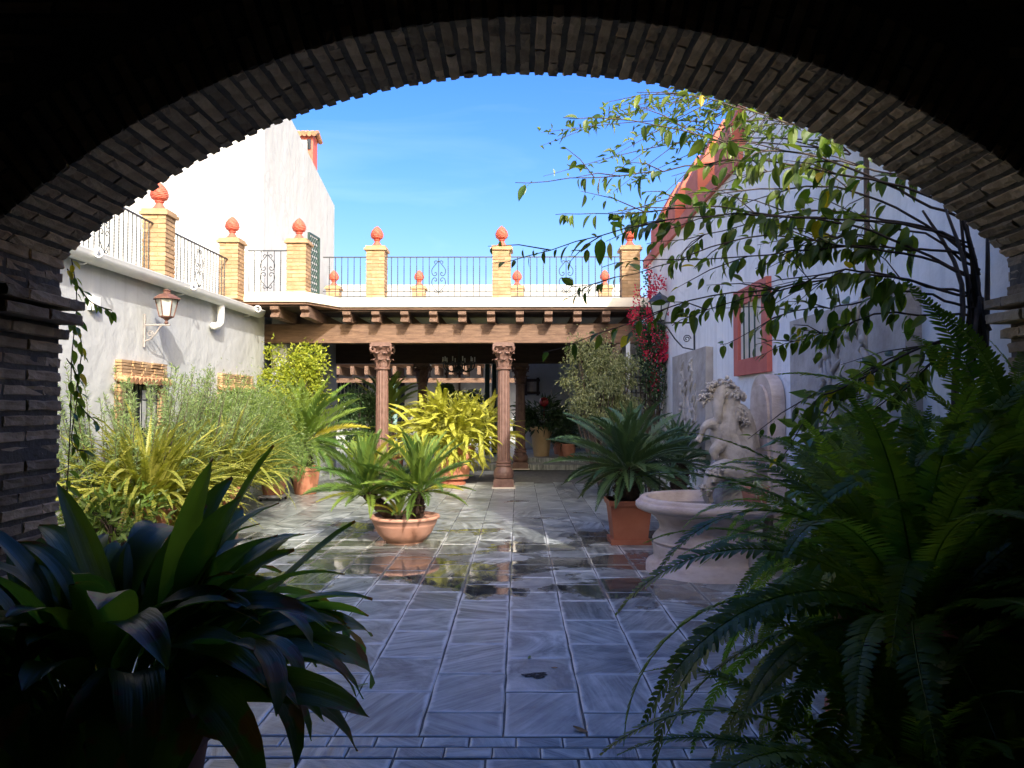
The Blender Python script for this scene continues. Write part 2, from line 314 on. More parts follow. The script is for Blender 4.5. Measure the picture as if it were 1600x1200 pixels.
M['cycad'] = leaf('glossy_cycad_leaf', (0.085, 0.165, 0.035), (0.22, 0.30, 0.05), 0.3, 0.34, by='object', c3=(0.45, 0.40, 0.045))
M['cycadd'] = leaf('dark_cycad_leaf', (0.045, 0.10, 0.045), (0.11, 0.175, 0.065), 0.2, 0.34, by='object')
M['fern'] = leaf('sword_fern_leaf', (0.11, 0.21, 0.028), (0.29, 0.38, 0.05), 0.55, 0.42, by='object')
M['aspi'] = leaf('aspidistra_leaf', (0.05, 0.105, 0.03), (0.14, 0.21, 0.045), 0.48, 0.40, by='object', tint=(2.2, 2.4, 0.6), tip=(0.20, 0.09, 0.035))
M['vine'] = leaf('climber_leaf', (0.08, 0.16, 0.026), (0.26, 0.34, 0.045), 0.55, 0.35, by='object', c3=(0.55, 0.40, 0.03))
M['vines'] = leaf('climber_leaf_small', (0.05, 0.10, 0.018), (0.20, 0.26, 0.04), 0.42, 0.4)
M['ficus'] = leaf('pale_variegated_leaf', (0.13, 0.16, 0.06), (0.38, 0.39, 0.19), 0.3)
M['boug'] = leaf('crimson_bract', (0.42, 0.012, 0.05), (0.68, 0.03, 0.10), 0.35, 0.6, tint=(1.2, 0.6, 0.8))
M['ivy'] = leaf('ivy_leaf', (0.02, 0.045, 0.012), (0.07, 0.11, 0.03), 0.35, by='object')
# ================================================================ GROUND AND PAVING
g = MB(); S = 120
g.add([(-S, -S, -0.03), (S, -S, -0.03), (S, S, -0.03), (-S, S, -0.03)], [(0, 1, 2, 3)])
go = g.build('ground', M['joint']); go['kind'] = 'structure'
fl = MB(); fl.box((-1.2, 7.5, -0.017), (11, 25, 0.022)); floor = fl.build('courtyard_floor', M['joint']); floor['kind'] = 'structure'

def tile_mesh(name, sx, sy, h, mat, j=0.004, nseg=3):
    """stone with an uneven edge, a rounded arris and a gently uneven top"""
    pts = []
    def edge(a, b):
        for i in range(nseg):
            k = i / nseg; p = Vector(a).lerp(Vector(b), k); q = j if i else j * 0.6
            pts.append((p.x + rnd.uniform(-q, q), p.y + rnd.uniform(-q, q)))
    x, y = sx / 2, sy / 2
    edge((-x, -y, 0), (x, -y, 0)); edge((x, -y, 0), (x, y, 0)); edge((x, y, 0), (-x, y, 0)); edge((-x, y, 0), (-x, -y, 0))
    n = len(pts); vs = [(a, b, -h) for a, b in pts] + [(a, b, -0.003) for a, b in pts]
    vs += [(a * (1 - 0.007 / x), b * (1 - 0.007 / y), rnd.uniform(-0.0006, 0.0006)) for a, b in pts]
    vs.append((0, 0, 0.0005))
    fs = [(i, (i + 1) % n, n + (i + 1) % n, n + i) for i in range(n)] + [(n + i, n + (i + 1) % n, 2 * n + (i + 1) % n, 2 * n + i) for i in range(n)]
    fs += [(2 * n + i, 2 * n + (i + 1) % n, 3 * n) for i in range(n)]
    b = MB().add(vs, fs); return b.mesh(name, mat)
TW, TL = 0.4, 0.57
tms = [tile_mesh('slate_tile', TW - 0.009, TL - 0.009, 0.012, M['slate']) for _ in range(8)]
tin = [tile_mesh('slate_tile', 0.41 - 0.012, 0.41 - 0.012, 0.012, M['slate']) for _ in range(3)]
tsm = [tile_mesh('slate_brick', 0.218 - 0.008, 0.108 - 0.007, 0.012, M['slate'], 0.002, 2) for _ in range(4)]
half = [tile_mesh('slate_tile', TW - 0.009, TL / 2 - 0.009, 0.012, M['slate']) for _ in range(3)]
far = MB(); ntile = 0; XL = at(656, 1144, Z=0).x
X0 = XL - 11 * TW
for c in range(20):
    x = X0 + (c + 0.5) * TW
    if x > 3.0: break
    off = (c % 2) * TL / 2
    y = 3.69
    row = 0
    while y < 15.9:
        L = TL
        if row == 0 and off: L = TL / 2
        yc = y + L / 2
        if yc < 9.4 and abs(x) < yc * 0.66 + 0.4 and ntile < 262:
            me = rnd.choice(half if L < TL else tms)
            o = inst('slate_tile', me, floor, Matrix.Translation((x, yc, rnd.uniform(-0.001, 0.001))) @ Euler((rnd.gauss(0, 0.0012), rnd.gauss(0, 0.0012), rnd.choice((0, math.pi)))).to_matrix().to_4x4()); ntile += 1
        else:
            me = rnd.choice(half if L < TL else tms)
            V = np.array([tuple(v.co) for v in me.vertices]) + np.array([x, yc, rnd.uniform(-0.001, 0.001)])
            far.arr(V, [tuple(p.vertices) for p in me.polygons])
        y += L; row += 1
fo = far.build('slate_tile', M['slates'], floor, kind='stuff')
for r_, (y, dx) in enumerate(((3.627, 0.0), (3.517, 0.11))):
    x = -2.3 + dx
    while x < 2.4:
        inst('slate_brick', rnd.choice(tsm), floor, Matrix.Translation((x, y, rnd.uniform(-0.001, 0.001)))); x += 0.218
for r_ in range(5):
    for c in range(12):
        x = -2.4 + c * 0.41 + (0.2 if r_ % 2 else 0); y = 3.25 - r_ * 0.41
        if y > 1.9: inst('slate_tile', rnd.choice(tin), floor, Matrix.Translation((x, y, rnd.uniform(-0.001, 0.001))))

# ================================================================ ENTRANCE ARCH
YN, YF = 2.90, 3.42; CX, CZ, AR = 0.065, -0.02, 3.07
XJL, XJR = -2.045, 2.17
aw = thing('entrance_arch', 'wide dark brick arch framing the whole courtyard view', 'arch', (0, 3.16, 0))
AJ = AR + 0.007                                      # mortar face, a little behind the brick faces
def arch_curve(r, n=48):
    a0 = math.acos((XJR + 0.006 - CX) / r); a1 = math.pi - math.acos(-(XJL - 0.006 - CX) / r)
    return [(CX + r * math.cos(a0 + (a1 - a0) * i / n), CZ + r * math.sin(a0 + (a1 - a0) * i / n)) for i in range(n + 1)]
cv = arch_curve(AJ)
prof = [(XJR + 0.006, 0.0)] + cv + [(XJL - 0.006, 0.0)]
TOP, WX = 3.42, 6.0
b = MB(); n = len(prof)
vs = [(x, YN + 0.012, z) for x, z in prof] + [(x, YF - 0.012, z) for x, z in prof]
fs = [(i, i + 1, n + i + 1, n + i) for i in range(n - 1)]
def outer(x, z, i):
    if i == 0: return (WX, 0.0)
    if i == n - 1: return (-WX, 0.0)
    if z < 2.4 and x > 0 and i < 3: return (WX, z)
    t = (i - 1) / (n - 3); return (WX - 2 * WX * t, TOP)
ov = [outer(x, z, i) for i, (x, z) in enumerate(prof)]
vs += [(x, YN + 0.012, z) for x, z in ov] + [(x, YF - 0.012, z) for x, z in ov]
for i in range(n - 1):
    fs.append((i + 1, i, 2 * n + i, 2 * n + i + 1)); fs.append((n + i, n + i + 1, 3 * n + i + 1, 3 * n + i)); fs.append((2 * n + i, 3 * n + i, 3 * n + i + 1, 2 * n + i + 1))
b.add(vs, fs); b.build('mortar_core', M['mortard'], aw)

def brick_mesh(l, wd, h, j=0.005):
    """l along y, wd along x (thin), h deep (z, top face at z=0 is the face one sees)"""
    nx, ny = 2, 4; vs = []; fs = []
    for k, z in enumerate((-h, -0.006, 0.0)):
        for iy in range(ny + 1):
            for ix in range(nx + 1):
                sx = (ix / nx - 0.5) * wd; sy = (iy / ny - 0.5) * l
                e = ix in (0, nx) or iy in (0, ny)
                if k == 2: sx *= 0.84; sy *= 0.972
                q = j if k else 0.001
                vs.append((sx + rnd.uniform(-q, q) * 0.7, sy + rnd.uniform(-q, q), z + (rnd.uniform(-q, q * 0.6) if k == 2 else 0)))
    A = (nx + 1) * (ny + 1); W = nx + 1
    for k in (0, 1):
        ringi = [i for i in range(nx + 1)] + [iy * W + nx for iy in range(1, ny + 1)] + [ny * W + i for i in range(nx - 1, -1, -1)] + [iy * W for iy in range(ny - 1, 0, -1)]
        for a in range(len(ringi)):
            p, q = ringi[a], ringi[(a + 1) % len(ringi)]
            fs.append((k * A + p, k * A + q, (k + 1) * A + q, (k + 1) * A + p))
    for iy in range(ny):
        for ix in range(nx): i = 2 * A + iy * W + ix; fs.append((i, i + 1, i + W + 1, i + W))
    return MB().add(vs, fs)
bm = {}
for key, l in (('L', 0.272), ('M', 0.235), ('S', 0.125)):
    bm[key] = [brick_mesh(l, 0.042, 0.05, 0.0045).mesh('brick', M['brickd']) for _ in range(4)]
def frame_m(p, xa, ya, za):
    m = Matrix((xa, ya, za)).transposed().to_4x4(); m.translation = p; return m
PAT = [('L', 'M'), ('S', 'L', 'S'), ('M', 'L')]
def course(p_fn, k, target):
    """p_fn(y) -> matrix; lays one course of bricks through the wall thickness"""
    kinds = PAT[k % 2] if rnd.random() < 0.85 else PAT[2]
    y = YN + rnd.uniform(0.0, 0.006)
    for kk in kinds:
        l = {'L': 0.272, 'M': 0.235, 'S': 0.125}[kk]
        target(rnd.choice(bm[kk]), p_fn(min(y + l / 2, YF - l / 2 + 0.004))); y += l + 0.012
root_inv = Matrix.Translation((0, -3.16, 0))
def as_child(me, mtx): inst('brick', me, aw, root_inv @ mtx)
rest = MB()
def as_rest(me, mtx):
    V = np.array([tuple(mtx @ v.co) for v in me.vertices]); rest.arr(V, [tuple(p.vertices) for p in me.polygons])
a0 = math.acos((XJR - CX) / AR) + 0.008; a1 = math.pi - math.acos(-(XJL - CX) / AR) - 0.008
nc = int((a1 - a0) * AR / 0.0628)
for i in range(nc + 1):
    a = a0 + (a1 - a0) * i / nc + rnd.uniform(-0.0012, 0.0012)
    za = Vector((-math.cos(a), 0, -math.sin(a))); ya = Vector((0, 1, 0)); xa = ya.cross(za)
    rr = AR + rnd.uniform(-0.0025, 0.0025)
    course(lambda y: frame_m(Vector((CX + rr * math.cos(a), y, CZ + rr * math.sin(a))), xa, ya, za), i, as_child)
ZSP = CZ + AR * math.sin(a1)
z = ZSP - 0.03; k = 0
while z > 0.03:
    imp = 0.10 if 1.94 < z < 2.06 else (0.035 if 1.86 < z <= 1.94 else 0.0)
    if z > 0.62:
        zz = z; xx = XJL + imp + rnd.uniform(-0.006, 0.006)
        course(lambda y: frame_m(Vector((xx, y, zz)), Vector((0, 0, -1)), Vector((0, 1, 0)), Vector((1, 0, 0))), k, as_child if (0.8 < z) else as_rest)
        if imp > 0.05: rest.box((XJL + 0.03, 3.16, z), (0.11, 0.5, 0.044))
    xx2 = XJR - imp + rnd.uniform(-0.006, 0.006); zz = z
    course(lambda y: frame_m(Vector((xx2, y, zz)), Vector((0, 0, 1)), Vector((0, 1, 0)), Vector((-1, 0, 0))), k, as_rest)
    if imp > 0.05: rest.box((XJR - 0.03, 3.16, z), (0.11, 0.5, 0.044))
    z -= 0.0635; k += 1
# voussoirs on the inner and outer wall faces, and flat courses above
for i in range(nc + 1):
    a = a0 + (a1 - a0) * i / nc
    for (ys, yd) in ((YN + 0.004, -1), (YF - 0.004, 1)):
        d = Vector((math.cos(a), 0, math.sin(a)))
        for (r0, l) in (((0.135, 0.262),) if i % 2 else ((0.07, 0.125), (0.21, 0.125))):
            za = Vector((0, yd, 0)); ya = d; xa = ya.cross(za)
            as_rest(rnd.choice(bm['L' if l > 0.2 else 'S']), frame_m(Vector((CX, 0, CZ)) + d * (AR + r0) + Vector((0, ys, 0)), xa, ya, za))
z = 0.05; k = 0
while z < 3.4:
    x = -3.4 + (k % 2) * 0.15
    while x < 3.4:
        rr = math.hypot(x - CX, z - CZ)
        if (rr > AR + 0.44 or (z < 1.9 and (x < XJL - 0.17 or x > XJR + 0.17))) and z < TOP - 0.04:
            for (ys, yd) in ((YN + 0.004, -1), (YF - 0.004, 1)):
                as_rest(rnd.choice(bm['L']), frame_m(Vector((x, ys, z)), Vector((0, 0, 1 if yd > 0 else -1)), Vector((1, 0, 0)) , Vector((0, yd, 0))))
        x += 0.292
    z += 0.0635; k += 1
rest.build('brick', M['brickds'], aw, kind='stuff')
# rough stones at the foot of the pier
for (y, z, sx, sz) in ((3.27, 0.74, 0.26, 0.2), (3.02, 0.70, 0.22, 0.16), (3.15, 0.5, 0.3, 0.2), (3.2, 0.25, 0.42, 0.24)):
    s = MB(); V = []; Fc = []
    prof = [(0.0, -0.5), (0.36, -0.48), (0.5, -0.25), (0.52, 0.0), (0.49, 0.26), (0.35, 0.47), (0.0, 0.5)]
    s.lathe(prof, 12, (0, 0, 0), lambda a: 1 + 0.06 * math.sin(3 * a + sx * 20) + 0.04 * math.sin(7 * a))
    s.v = [(XJL - 0.02 + 0.09 * p[0] * 1.2 + rnd.uniform(-.004, .004), y + p[1] * sx * 1.05 + rnd.uniform(-.006, .006), z + p[2] * sz * 0.98) for p in s.v]
    s.build('stone_block', M['stone'], aw, True)

# dark passage behind the arch, where the camera stands
for nm, c, d in (('passage_wall_left', (-3.3, -0.3, 1.72), (0.2, 6.4, 3.4)), ('passage_wall_right', (3.3, -0.3, 1.72), (0.2, 6.4, 3.4)),
                 ('passage_wall_back', (0, -3.5, 1.72), (6.4, 0.2, 3.4)), ('passage_ceiling', (0, -0.32, 3.5), (7, 6.44, 0.14))):
    o = MB().box(c, d).build(nm, M['dark']); o['kind'] = 'structure'
o = MB().box((0, -0.4, -0.010), (6.3, 6.1, 0.012)).build('passage_floor', M['dark']); o['kind'] = 'structure'
for k in range(7):
    o = tag(MB().box((0, -2.6 + k * 0.85, 3.35), (6.38, 0.14, 0.16)).build('ceiling_beam', M['woodd']), 'dark timber beam under the passage ceiling', 'beam', 'passage ceiling beams')

# ================================================================ LEFT WING
def lwx(y): return -5.27 + 0.029 * y
def LW(y, out, z): return Vector((lwx(y) + out, y, z))
lw = thing('left_wing', 'long white plastered wing with gutter and small brick-framed windows', 'building', (-6.5, 10, 0))
b = MB()
Y0, Y1 = 3.6, 14.6
b.prism([(lwx(Y0), Y0, 0), (lwx(Y1), Y1, 0), (-9.5, Y1, 0), (-9.5, Y0, 0)], (0, 0, 3.30))
b.build('wall', M['white'], lw)
# terrace kerb of old bricks above the gutter
kb = MB(); y = 5.0
while y < 13.9:
    kb.box(LW(y + 0.13, -0.02, 3.345), (0.22, 0.25, 0.08), 0.029, 0.006); y += 0.262
kb.build('brick_kerb', M['brick'], lw, kind='stuff')
gt = MB(); ys = [5.0 + i * 0.45 for i in range(21)]; pr = []
for i in range(13):
    a = math.pi + math.pi * i / 12; pr.append((0.115 + 0.115 * math.cos(a), 0.115 * math.sin(a)))
pr += [(0.238, 0.012), (0.222, 0.012), (0.21, -0.01)]
pr += [(0.115 + 0.10 * math.cos(2 * math.pi - math.pi * i / 8), 0.10 * math.sin(2 * math.pi - math.pi * i / 8)) for i in range(1, 9)]
m_ = len(pr)
for i, y in enumerate(ys):
    for (ox, oz) in pr: gt.v.append(tuple(LW(y, ox + 0.004, 3.32 + oz)))
for i in range(len(ys) - 1):
    for q in range(m_ - 1): gt.f.append((i * m_ + q, i * m_ + q + 1, (i + 1) * m_ + q + 1, (i + 1) * m_ + q)); gt.mi.append(0)
gt.f.append(tuple((len(ys) - 1) * m_ + q for q in range(13))); gt.mi.append(0)
gut = gt.build('gutter', M['pipe'], lw, True)
def spiral(n=26, turns=1.4, r0=0.075, r1=0.015):
    return [((r0 + (r1 - r0) * i / n) * math.cos(2 * math.pi * turns * i / n), (r0 + (r1 - r0) * i / n) * math.sin(2 * math.pi * turns * i / n)) for i in range(n + 1)]
for px in (132, 283, 386):
    y = 5.27 / ((810 - px) / F + 0.029) - 0.25
    sp = spiral(); pts = [LW(y, 0.01, 3.19), LW(y, 0.10, 3.20), LW(y, 0.17, 3.215)] + [LW(y, 0.262 - a * 0.95, 3.29 - b_) for a, b_ in reversed(sp)][::-1]
    pts = [LW(y, 0.01, 3.185), LW(y, 0.09, 3.19), LW(y, 0.17, 3.225)] + [LW(y - 0.012, 0.262 + a, 3.30 + b_) for a, b_ in [(r * math.cos(t), r * math.sin(t)) for r, t in [(0.075 - 0.0023 * i, math.pi * 1.15 - i * 0.33) for i in range(25)]]]
    MB().tube(pts, 0.013, 6).build('scroll_bracket', M['pipe'], gut, True)
yd = 5.27 / ((810 - 331) / F + 0.029)
MB().tube([LW(yd, 0.115, 3.22), LW(yd, 0.115, 3.0), LW(yd, 0.11, 2.93), LW(yd - 0.05, 0.085, 2.875), LW(yd - 0.12, 0.07, 2.86), LW(yd - 0.2, 0.07, 2.86)], 0.055, 12).build('downpipe', M['pipe'], lw, True)
MB().box(LW(8.95, 0.035, 2.38 + 0.4), (0.07, 0.16, 0.17), 0.029).build('junction_box', M['pipe'], lw)
# windows with brick surrounds, tile drip course and iron grille
for px0, px1, ztop in ((176, 250, 2.16), (338, 388, 2.13)):
    ya = 5.27 / ((810 - px0) / F + 0.029); yb = 5.27 / ((810 - px1) / F + 0.029)
    ym = (ya + yb) / 2; W = yb - ya
    wn = MB().box(LW(ym, -0.02, (ztop + 0.6) / 2 + 0.05), (0.06, W * 0.74, ztop - 0.72), 0.029).build('window', M['pane'], lw)
    lt = MB()
    for r_ in range(5):
        x = 0; y = ya - 0.01 * rnd.random()
        while y < yb - 0.02:
            l = min(rnd.uniform(0.22, 0.3), yb - y); lt.box(LW(y + l / 2, 0.03, ztop - 0.02 - r_ * 0.039), (0.1, l - 0.006, 0.031), 0.029, 0.005); y += l
    lt.build('lintel', M['brick'], wn, kind='stuff')
    sd = MB()
    for r_ in range(20):
        for yy in (ya + 0.07, yb - 0.07): sd.box(LW(yy, 0.025, ztop - 0.33 - r_ * 0.05), (0.09, 0.15, 0.04), 0.029, 0.004)
    sd.build('surround', M['brick'], wn, kind='stuff')
    tl = MB(); y = ya - 0.02
    while y < yb:
        for q in range(1): tl.tube([LW(y + 0.05, -0.02, ztop - 0.215), LW(y + 0.05, 0.16, ztop - 0.262)], 0.048, 8)
        y += 0.1
    tl.build('tile_drip', M['tile'], wn, kind='stuff')
    gr = MB(); y = ya + 0.2
    while y < yb - 0.15: gr.tube([LW(y, 0.03, 0.75), LW(y, 0.03, ztop - 0.3)], 0.009, 5); y += 0.13
    for zz in (ztop - 0.5, ztop - 0.9): gr.tube([LW(ya + 0.14, 0.03, zz), LW(yb - 0.14, 0.03, zz)], 0.009, 5)
    gr.build('grille', M['iron'], wn)
    MB().box(LW(ym + W * 0.16, 0.0, ztop - 0.62), (0.05, W * 0.3, 0.5), 0.029).build('shutter', M['white'], wn)
# lantern on its bracket
yl = 10.13
ln = thing('wall_lantern', 'rusty copper lantern with frosted panes on scrolled bracket of white wall', 'lantern', LW(yl, 0, 2.4))
b = MB(); b.tube([LW(yl, 0.02, 2.36), LW(yl, 0.02, 2.80)], 0.014, 6); b.tube([LW(yl, 0.02, 2.655), LW(yl, 0.36, 2.655)], 0.014, 6)
b.tube([LW(yl, 0.02, 2.44), LW(yl, 0.09, 2.46), LW(yl, 0.16, 2.53), LW(yl, 0.22, 2.62), LW(yl, 0.25, 2.65)], 0.011, 6)
b.tube([LW(yl, 0.10 + 0.045 * math.cos(t) * (1 - t / 12), 2.54 + 0.045 * math.sin(t) * (1 - t / 12)) for t in [i * 0.4 for i in range(22)]], 0.007, 5)
b.build('bracket', M['greymetal'], ln)
lc = LW(yl, 0.31, 2.66)
b = MB(); b.lathe([(0.012, 0.0), (0.03, 0.02), (0.015, 0.05), (0.05, 0.08), (0.085, 0.095), (0.085, 0.105)], 8, lc); b.build('foot', M['copper'], ln)
def sq(r, z, rot=0.4): return [lc + Vector((r * math.cos(rot + i * math.pi / 3), r * math.sin(rot + i * math.pi / 3), z)) for i in range(6)]
b = MB(); lo, hi = sq(0.082, 0.105), sq(0.135, 0.33)
b.add(lo + hi, [(i, (i + 1) % 6, 6 + (i + 1) % 6, 6 + i) for i in range(6)]); b.build('glass_panes', M['glassw'], ln)
b = MB()
for p, q in zip(sq(0.086, 0.1), sq(0.14, 0.335)): b.tube([p, q], 0.008, 5)
hh = sq(0.14, 0.335); ll = sq(0.086, 0.104)
for i in range(6): b.tube([hh[i], hh[(i + 1) % 6]], 0.008, 5); b.tube([ll[i], ll[(i + 1) % 6]], 0.008, 5)
b.build('frame', M['copper'], ln)
b = MB(); b.lathe([(0.185, 0.332), (0.18, 0.345), (0.10, 0.395), (0.05, 0.41), (0.045, 0.435), (0.06, 0.45), (0.0, 0.475)], 6, lc); b.build('roof', M['copper'], ln)

# ================================================================ TERRACE: pillars, finials, railings
def finial_mesh(s):
    b = MB(); n = 20; prof = []
    base = [(0.42, 0.0), (0.42, 0.06), (0.36, 0.09), (0.25, 0.2), (0.17, 0.34), (0.15, 0.40), (0.22, 0.43), (0.22, 0.47), (0.17, 0.5)]
    b.lathe([(r * s, z * s) for r, z in base], n)
    cone = [(0.2, 0.5), (0.36, 0.60), (0.42, 0.74), (0.405, 0.90), (0.345, 1.05), (0.255, 1.18), (0.15, 1.30), (0.05, 1.38), (0.0, 1.41)]
    vs = []; fs = []; n2 = 16
    cone = [(np.interp(t, range(9), [c[0] for c in cone]), np.interp(t, range(9), [c[1] for c in cone])) for t in np.linspace(0, 8, 17)]
    for i, (r, z) in enumerate(cone):
        for q in range(n2):
            a = 2 * math.pi * (q + 0.5 * i) / n2; k = 1 + (0.05 if (q + i) % 2 else -0.03)
            vs.append((r * s * k * math.cos(a), r * s * k * math.sin(a), z * s))
    for i in range(len(cone) - 1):
        for q in range(n2): q2 = (q + 1) % n2; fs.append((i * n2 + q, i * n2 + q2, (i + 1) * n2 + q2)); fs.append((i * n2 + q, (i + 1) * n2 + q2, (i + 1) * n2 + q))
    b.add(vs, fs); return b.mesh('finial', M['finial'])
FIN = finial_mesh(0.27)
pcore = MB(); 
def pillar_mesh(w_, h):
    b = MB(); n = int(h / 0.066)
    for i in range(n):
        z = (i + 0.5) * h / n; t = h / n - 0.017; k = w_ / 2; q = 0.115
        if i % 2: items = [((-k + (w_ - q) / 2, -k + q / 2), (w_ - q, q)), ((k - q / 2, -k + (w_ - q) / 2), (q, w_ - q)), ((k - (w_ - q) / 2, k - q / 2), (w_ - q, q)), ((-k + q / 2, k - (w_ - q) / 2), (q, w_ - q))]
        else: items = [((-k + q / 2, -k + (w_ - q) / 2), (q, w_ - q)), ((-k + (w_ - q) / 2 , k - q / 2), (w_ - q, q)), ((k - q / 2, k - (w_ - q) / 2), (q, w_ - q)), ((k - (w_ - q) / 2, -k + q / 2), (w_ - q, q))]
        for c, d in items: b.box((c[0], c[1], z), (d[0] - 0.006, d[1] - 0.006, t), 0, 0.004)
    return b.mesh('brick_courses', M['brick'])
PM = {}
def pillar(x, y, z0, h, w_, label, rz=0, fs=1.0):
    t = thing('brick_pillar', label, 'pillar', (x, y, z0), 'finial-topped terrace pillars'); t.rotation_euler.z = rz
    key = (round(h, 2), w_)
    if key not in PM: PM[key] = pillar_mesh(w_, h)
    I = Matrix.Identity(4)
    o = inst('brick_courses', PM[key], t, I); o['kind'] = 'stuff'
    inst('mortar_core', MB().box((0, 0, h / 2), (w_ - 0.02, w_ - 0.02, h - 0.01)).mesh('mortar_core', M['mortar']), t, I)
    cb = MB().box((0, 0, h + 0.022), (w_ + 0.07, w_ + 0.07, 0.045), 0, 0.003).box((0, 0, h + 0.066), (w_ + 0.02, w_ + 0.02, 0.04), 0, 0.003)
    inst('cap', cb.mesh('cap', M['brick']), t, I)
    inst('finial', FIN, t, Matrix.Translation((0, 0, h + 0.086)) @ Matrix.Scale(fs, 4))
    return t
ZL, ZT = 3.38, 3.66
YB = 13.85            # front of the corner bay
YFR = 14.62           # front of the porch terrace
pl1 = at(250, 400, Y=11.0); pl2 = at(360, 420, Y=13.55)
pillar(pl1.x - 0.02, 11.0, ZL, 0.93, 0.34, 'brick pillar halfway along the left terrace rail, beside the wall lantern', 0.03, 1.12)
pillar(pl2.x, 13.62, ZL + 0.1, 1.0, 0.34, 'brick pillar at the inner corner above the gutter end', 0, 1.1)
pb = at(467, 420, Y=YB + 0.22); pillar(pb.x, YB + 0.22, ZT - 0.02, 0.92, 0.36, 'brick pillar on the corner bay, beside the green iron gate', 0, 1.1)
pc = at(589, 420, Y=YFR + 0.22); pillar(pc.x, YFR + 0.22, ZT, 0.93, 0.36, 'brick pillar on the porch terrace above the column nearer the white wing', 0, 1.1)
pd = at(784, 420, Y=YFR + 0.22); pillar(pd.x, YFR + 0.22, ZT, 0.93, 0.36, 'brick pillar on the porch terrace above the column nearer the fountain wall', 0, 1.1)
pe = at(984, 420, Y=YFR + 0.22); pillar(pe.x, YFR + 0.22, ZT, 0.93, 0.36, 'shaded brick pillar where the terrace meets the fountain wall', 0, 1.1)
YR = 20.0
rear = []
for px in (522, 655, 808, 945):
    p = at(px, 430, Y=YR + 0.2); rear.append(p.x)
    pillar(p.x, YR + 0.2, ZT, 1.02, 0.34, 'small brick pillar on the rear terrace rail, seen through the bars', 0, 1.15)

def scroll_paths(w_, h):
    P = []
    for sx in (-1, 1):
        P.append([(0, h * 0.5), (sx * w_ * 0.28, h * 0.36), (sx * w_ * 0.5, h * 0.22), (sx * w_ * 0.46, h * 0.08), (sx * w_ * 0.28, h * 0.03), (sx * w_ * 0.14, h * 0.08), (sx * w_ * 0.2, h * 0.14), (sx * w_ * 0.3, h * 0.11)])
        P.append([(0, -h * 0.5), (sx * w_ * 0.28, -h * 0.36), (sx * w_ * 0.5, -h * 0.22), (sx * w_ * 0.46, -h * 0.08), (sx * w_ * 0.28, -h * 0.03), (sx * w_ * 0.14, -h * 0.08), (sx * w_ * 0.2, -h * 0.14), (sx * w_ * 0.3, -h * 0.11)])
        P.append([(sx * w_ * 0.06, h * 0.47), (sx * w_ * 0.2, h * 0.5), (sx * w_ * 0.32, h * 0.46), (sx * w_ * 0.26, h * 0.41)])
        P.append([(sx * w_ * 0.06, -h * 0.47), (sx * w_ * 0.2, -h * 0.5), (sx * w_ * 0.32, -h * 0.46), (sx * w_ * 0.26, -h * 0.41)])
    return P
def smooth_path(p, k=4):
    out = []; n = len(p)
    for i in range(n - 1):
        p0, p1, p2, p3 = (Vector(p[max(i - 1, 0)]), Vector(p[i]), Vector(p[i + 1]), Vector(p[min(i + 2, n - 1)]))
        for q in range(k):
            t = q / k; out.append(0.5 * ((2 * p1) + (-p0 + p2) * t + (2 * p0 - 5 * p1 + 4 * p2 - p3) * t * t + (-p0 + 3 * p1 - 3 * p2 + p3) * t ** 3))
    out.append(Vector(p[-1])); return out
ORN = MB()
for p in scroll_paths(0.26, 0.62): ORN.tube([Vector((q[0], 0, q[1])) for q in smooth_path([(a, 0, b_) for a, b_ in p]) for q in [(q.x, q.z)]], 0.007, 4)
ORN.tube([(0, 0, -0.36), (0, 0, 0.36)], 0.007, 4)
ORNM = ORN.mesh('scroll_ornament', M['iron'], True)
BARM = MB(); zb = [0.06 + i * 0.03 for i in range(26)]
BARM.tube([(0, 0, z) for z in [0.03] + [0.16 + i * 0.02 for i in range(25)] + [0.80]], [0.008] + [0.007 + 0.0035 * (i % 2) for i in range(25)] + [0.008], 5)
BARME = BARM.mesh('bar', M['iron'])
def railing(p0, p1, label, orn=True, low=False):
    p0, p1 = Vector(p0), Vector(p1); d = p1 - p0; L = d.length; a = math.atan2(d.y, d.x)
    t = thing('iron_railing', label, 'railing', p0, 'wrought iron terrace railings'); t.rotation_euler.z = a
    slope = d.z / L
    for z, nm, r_ in ((0.80, 'top_rail', 0.012), (0.04, 'bottom_rail', 0.010)):
        inst(nm, MB().box((L / 2, 0, z), (L, r_ * 2.4, r_ * 1.6)).mesh(nm, M['iron']), t, Matrix.Identity(4))
    n = max(2, int(L / 0.118)); mid = n // 2
    for i in range(1, n):
        x = i * L / n
        if orn and abs(x - L / 2) < 0.1: continue
        inst('bar', BARME, t, Matrix.Translation((x, 0, 0)))
    if orn: inst('scroll_ornament', ORNM, t, Matrix.Translation((L / 2, 0, 0.42)))
    if low:
        inst('lower_rail', MB().box((L / 2, 0, 0.14), (L, 0.02, 0.014)).mesh('lower_rail', M['iron']), t, Matrix.Identity(4))
    return t
railing((lwx(8.2) - 0.12, 8.2, ZL), (pl1.x - 0.03, 10.83, ZL), 'iron railing over the gutter on the near side of the first pillar')
railing((pl1.x - 0.0, 11.18, ZL), (pl2.x - 0.02, 13.45, ZL + 0.06), 'iron railing over the gutter between first and corner pillars')
railing((pl2.x + 0.17, YB + 0.1, ZT - 0.03), (pb.x - 0.18, YB + 0.1, ZT - 0.03), 'short iron railing on the corner bay over two corbels')
railing((pb.x + 0.28, YFR + 0.1, ZT), (pc.x - 0.18, YFR + 0.1, ZT), 'iron railing beside the green gate on the porch terrace', False, True)
railing((pc.x + 0.18, YFR + 0.1, ZT), (pd.x - 0.18, YFR + 0.1, ZT), 'longest iron railing centred over the porch, with one scroll', True, True)
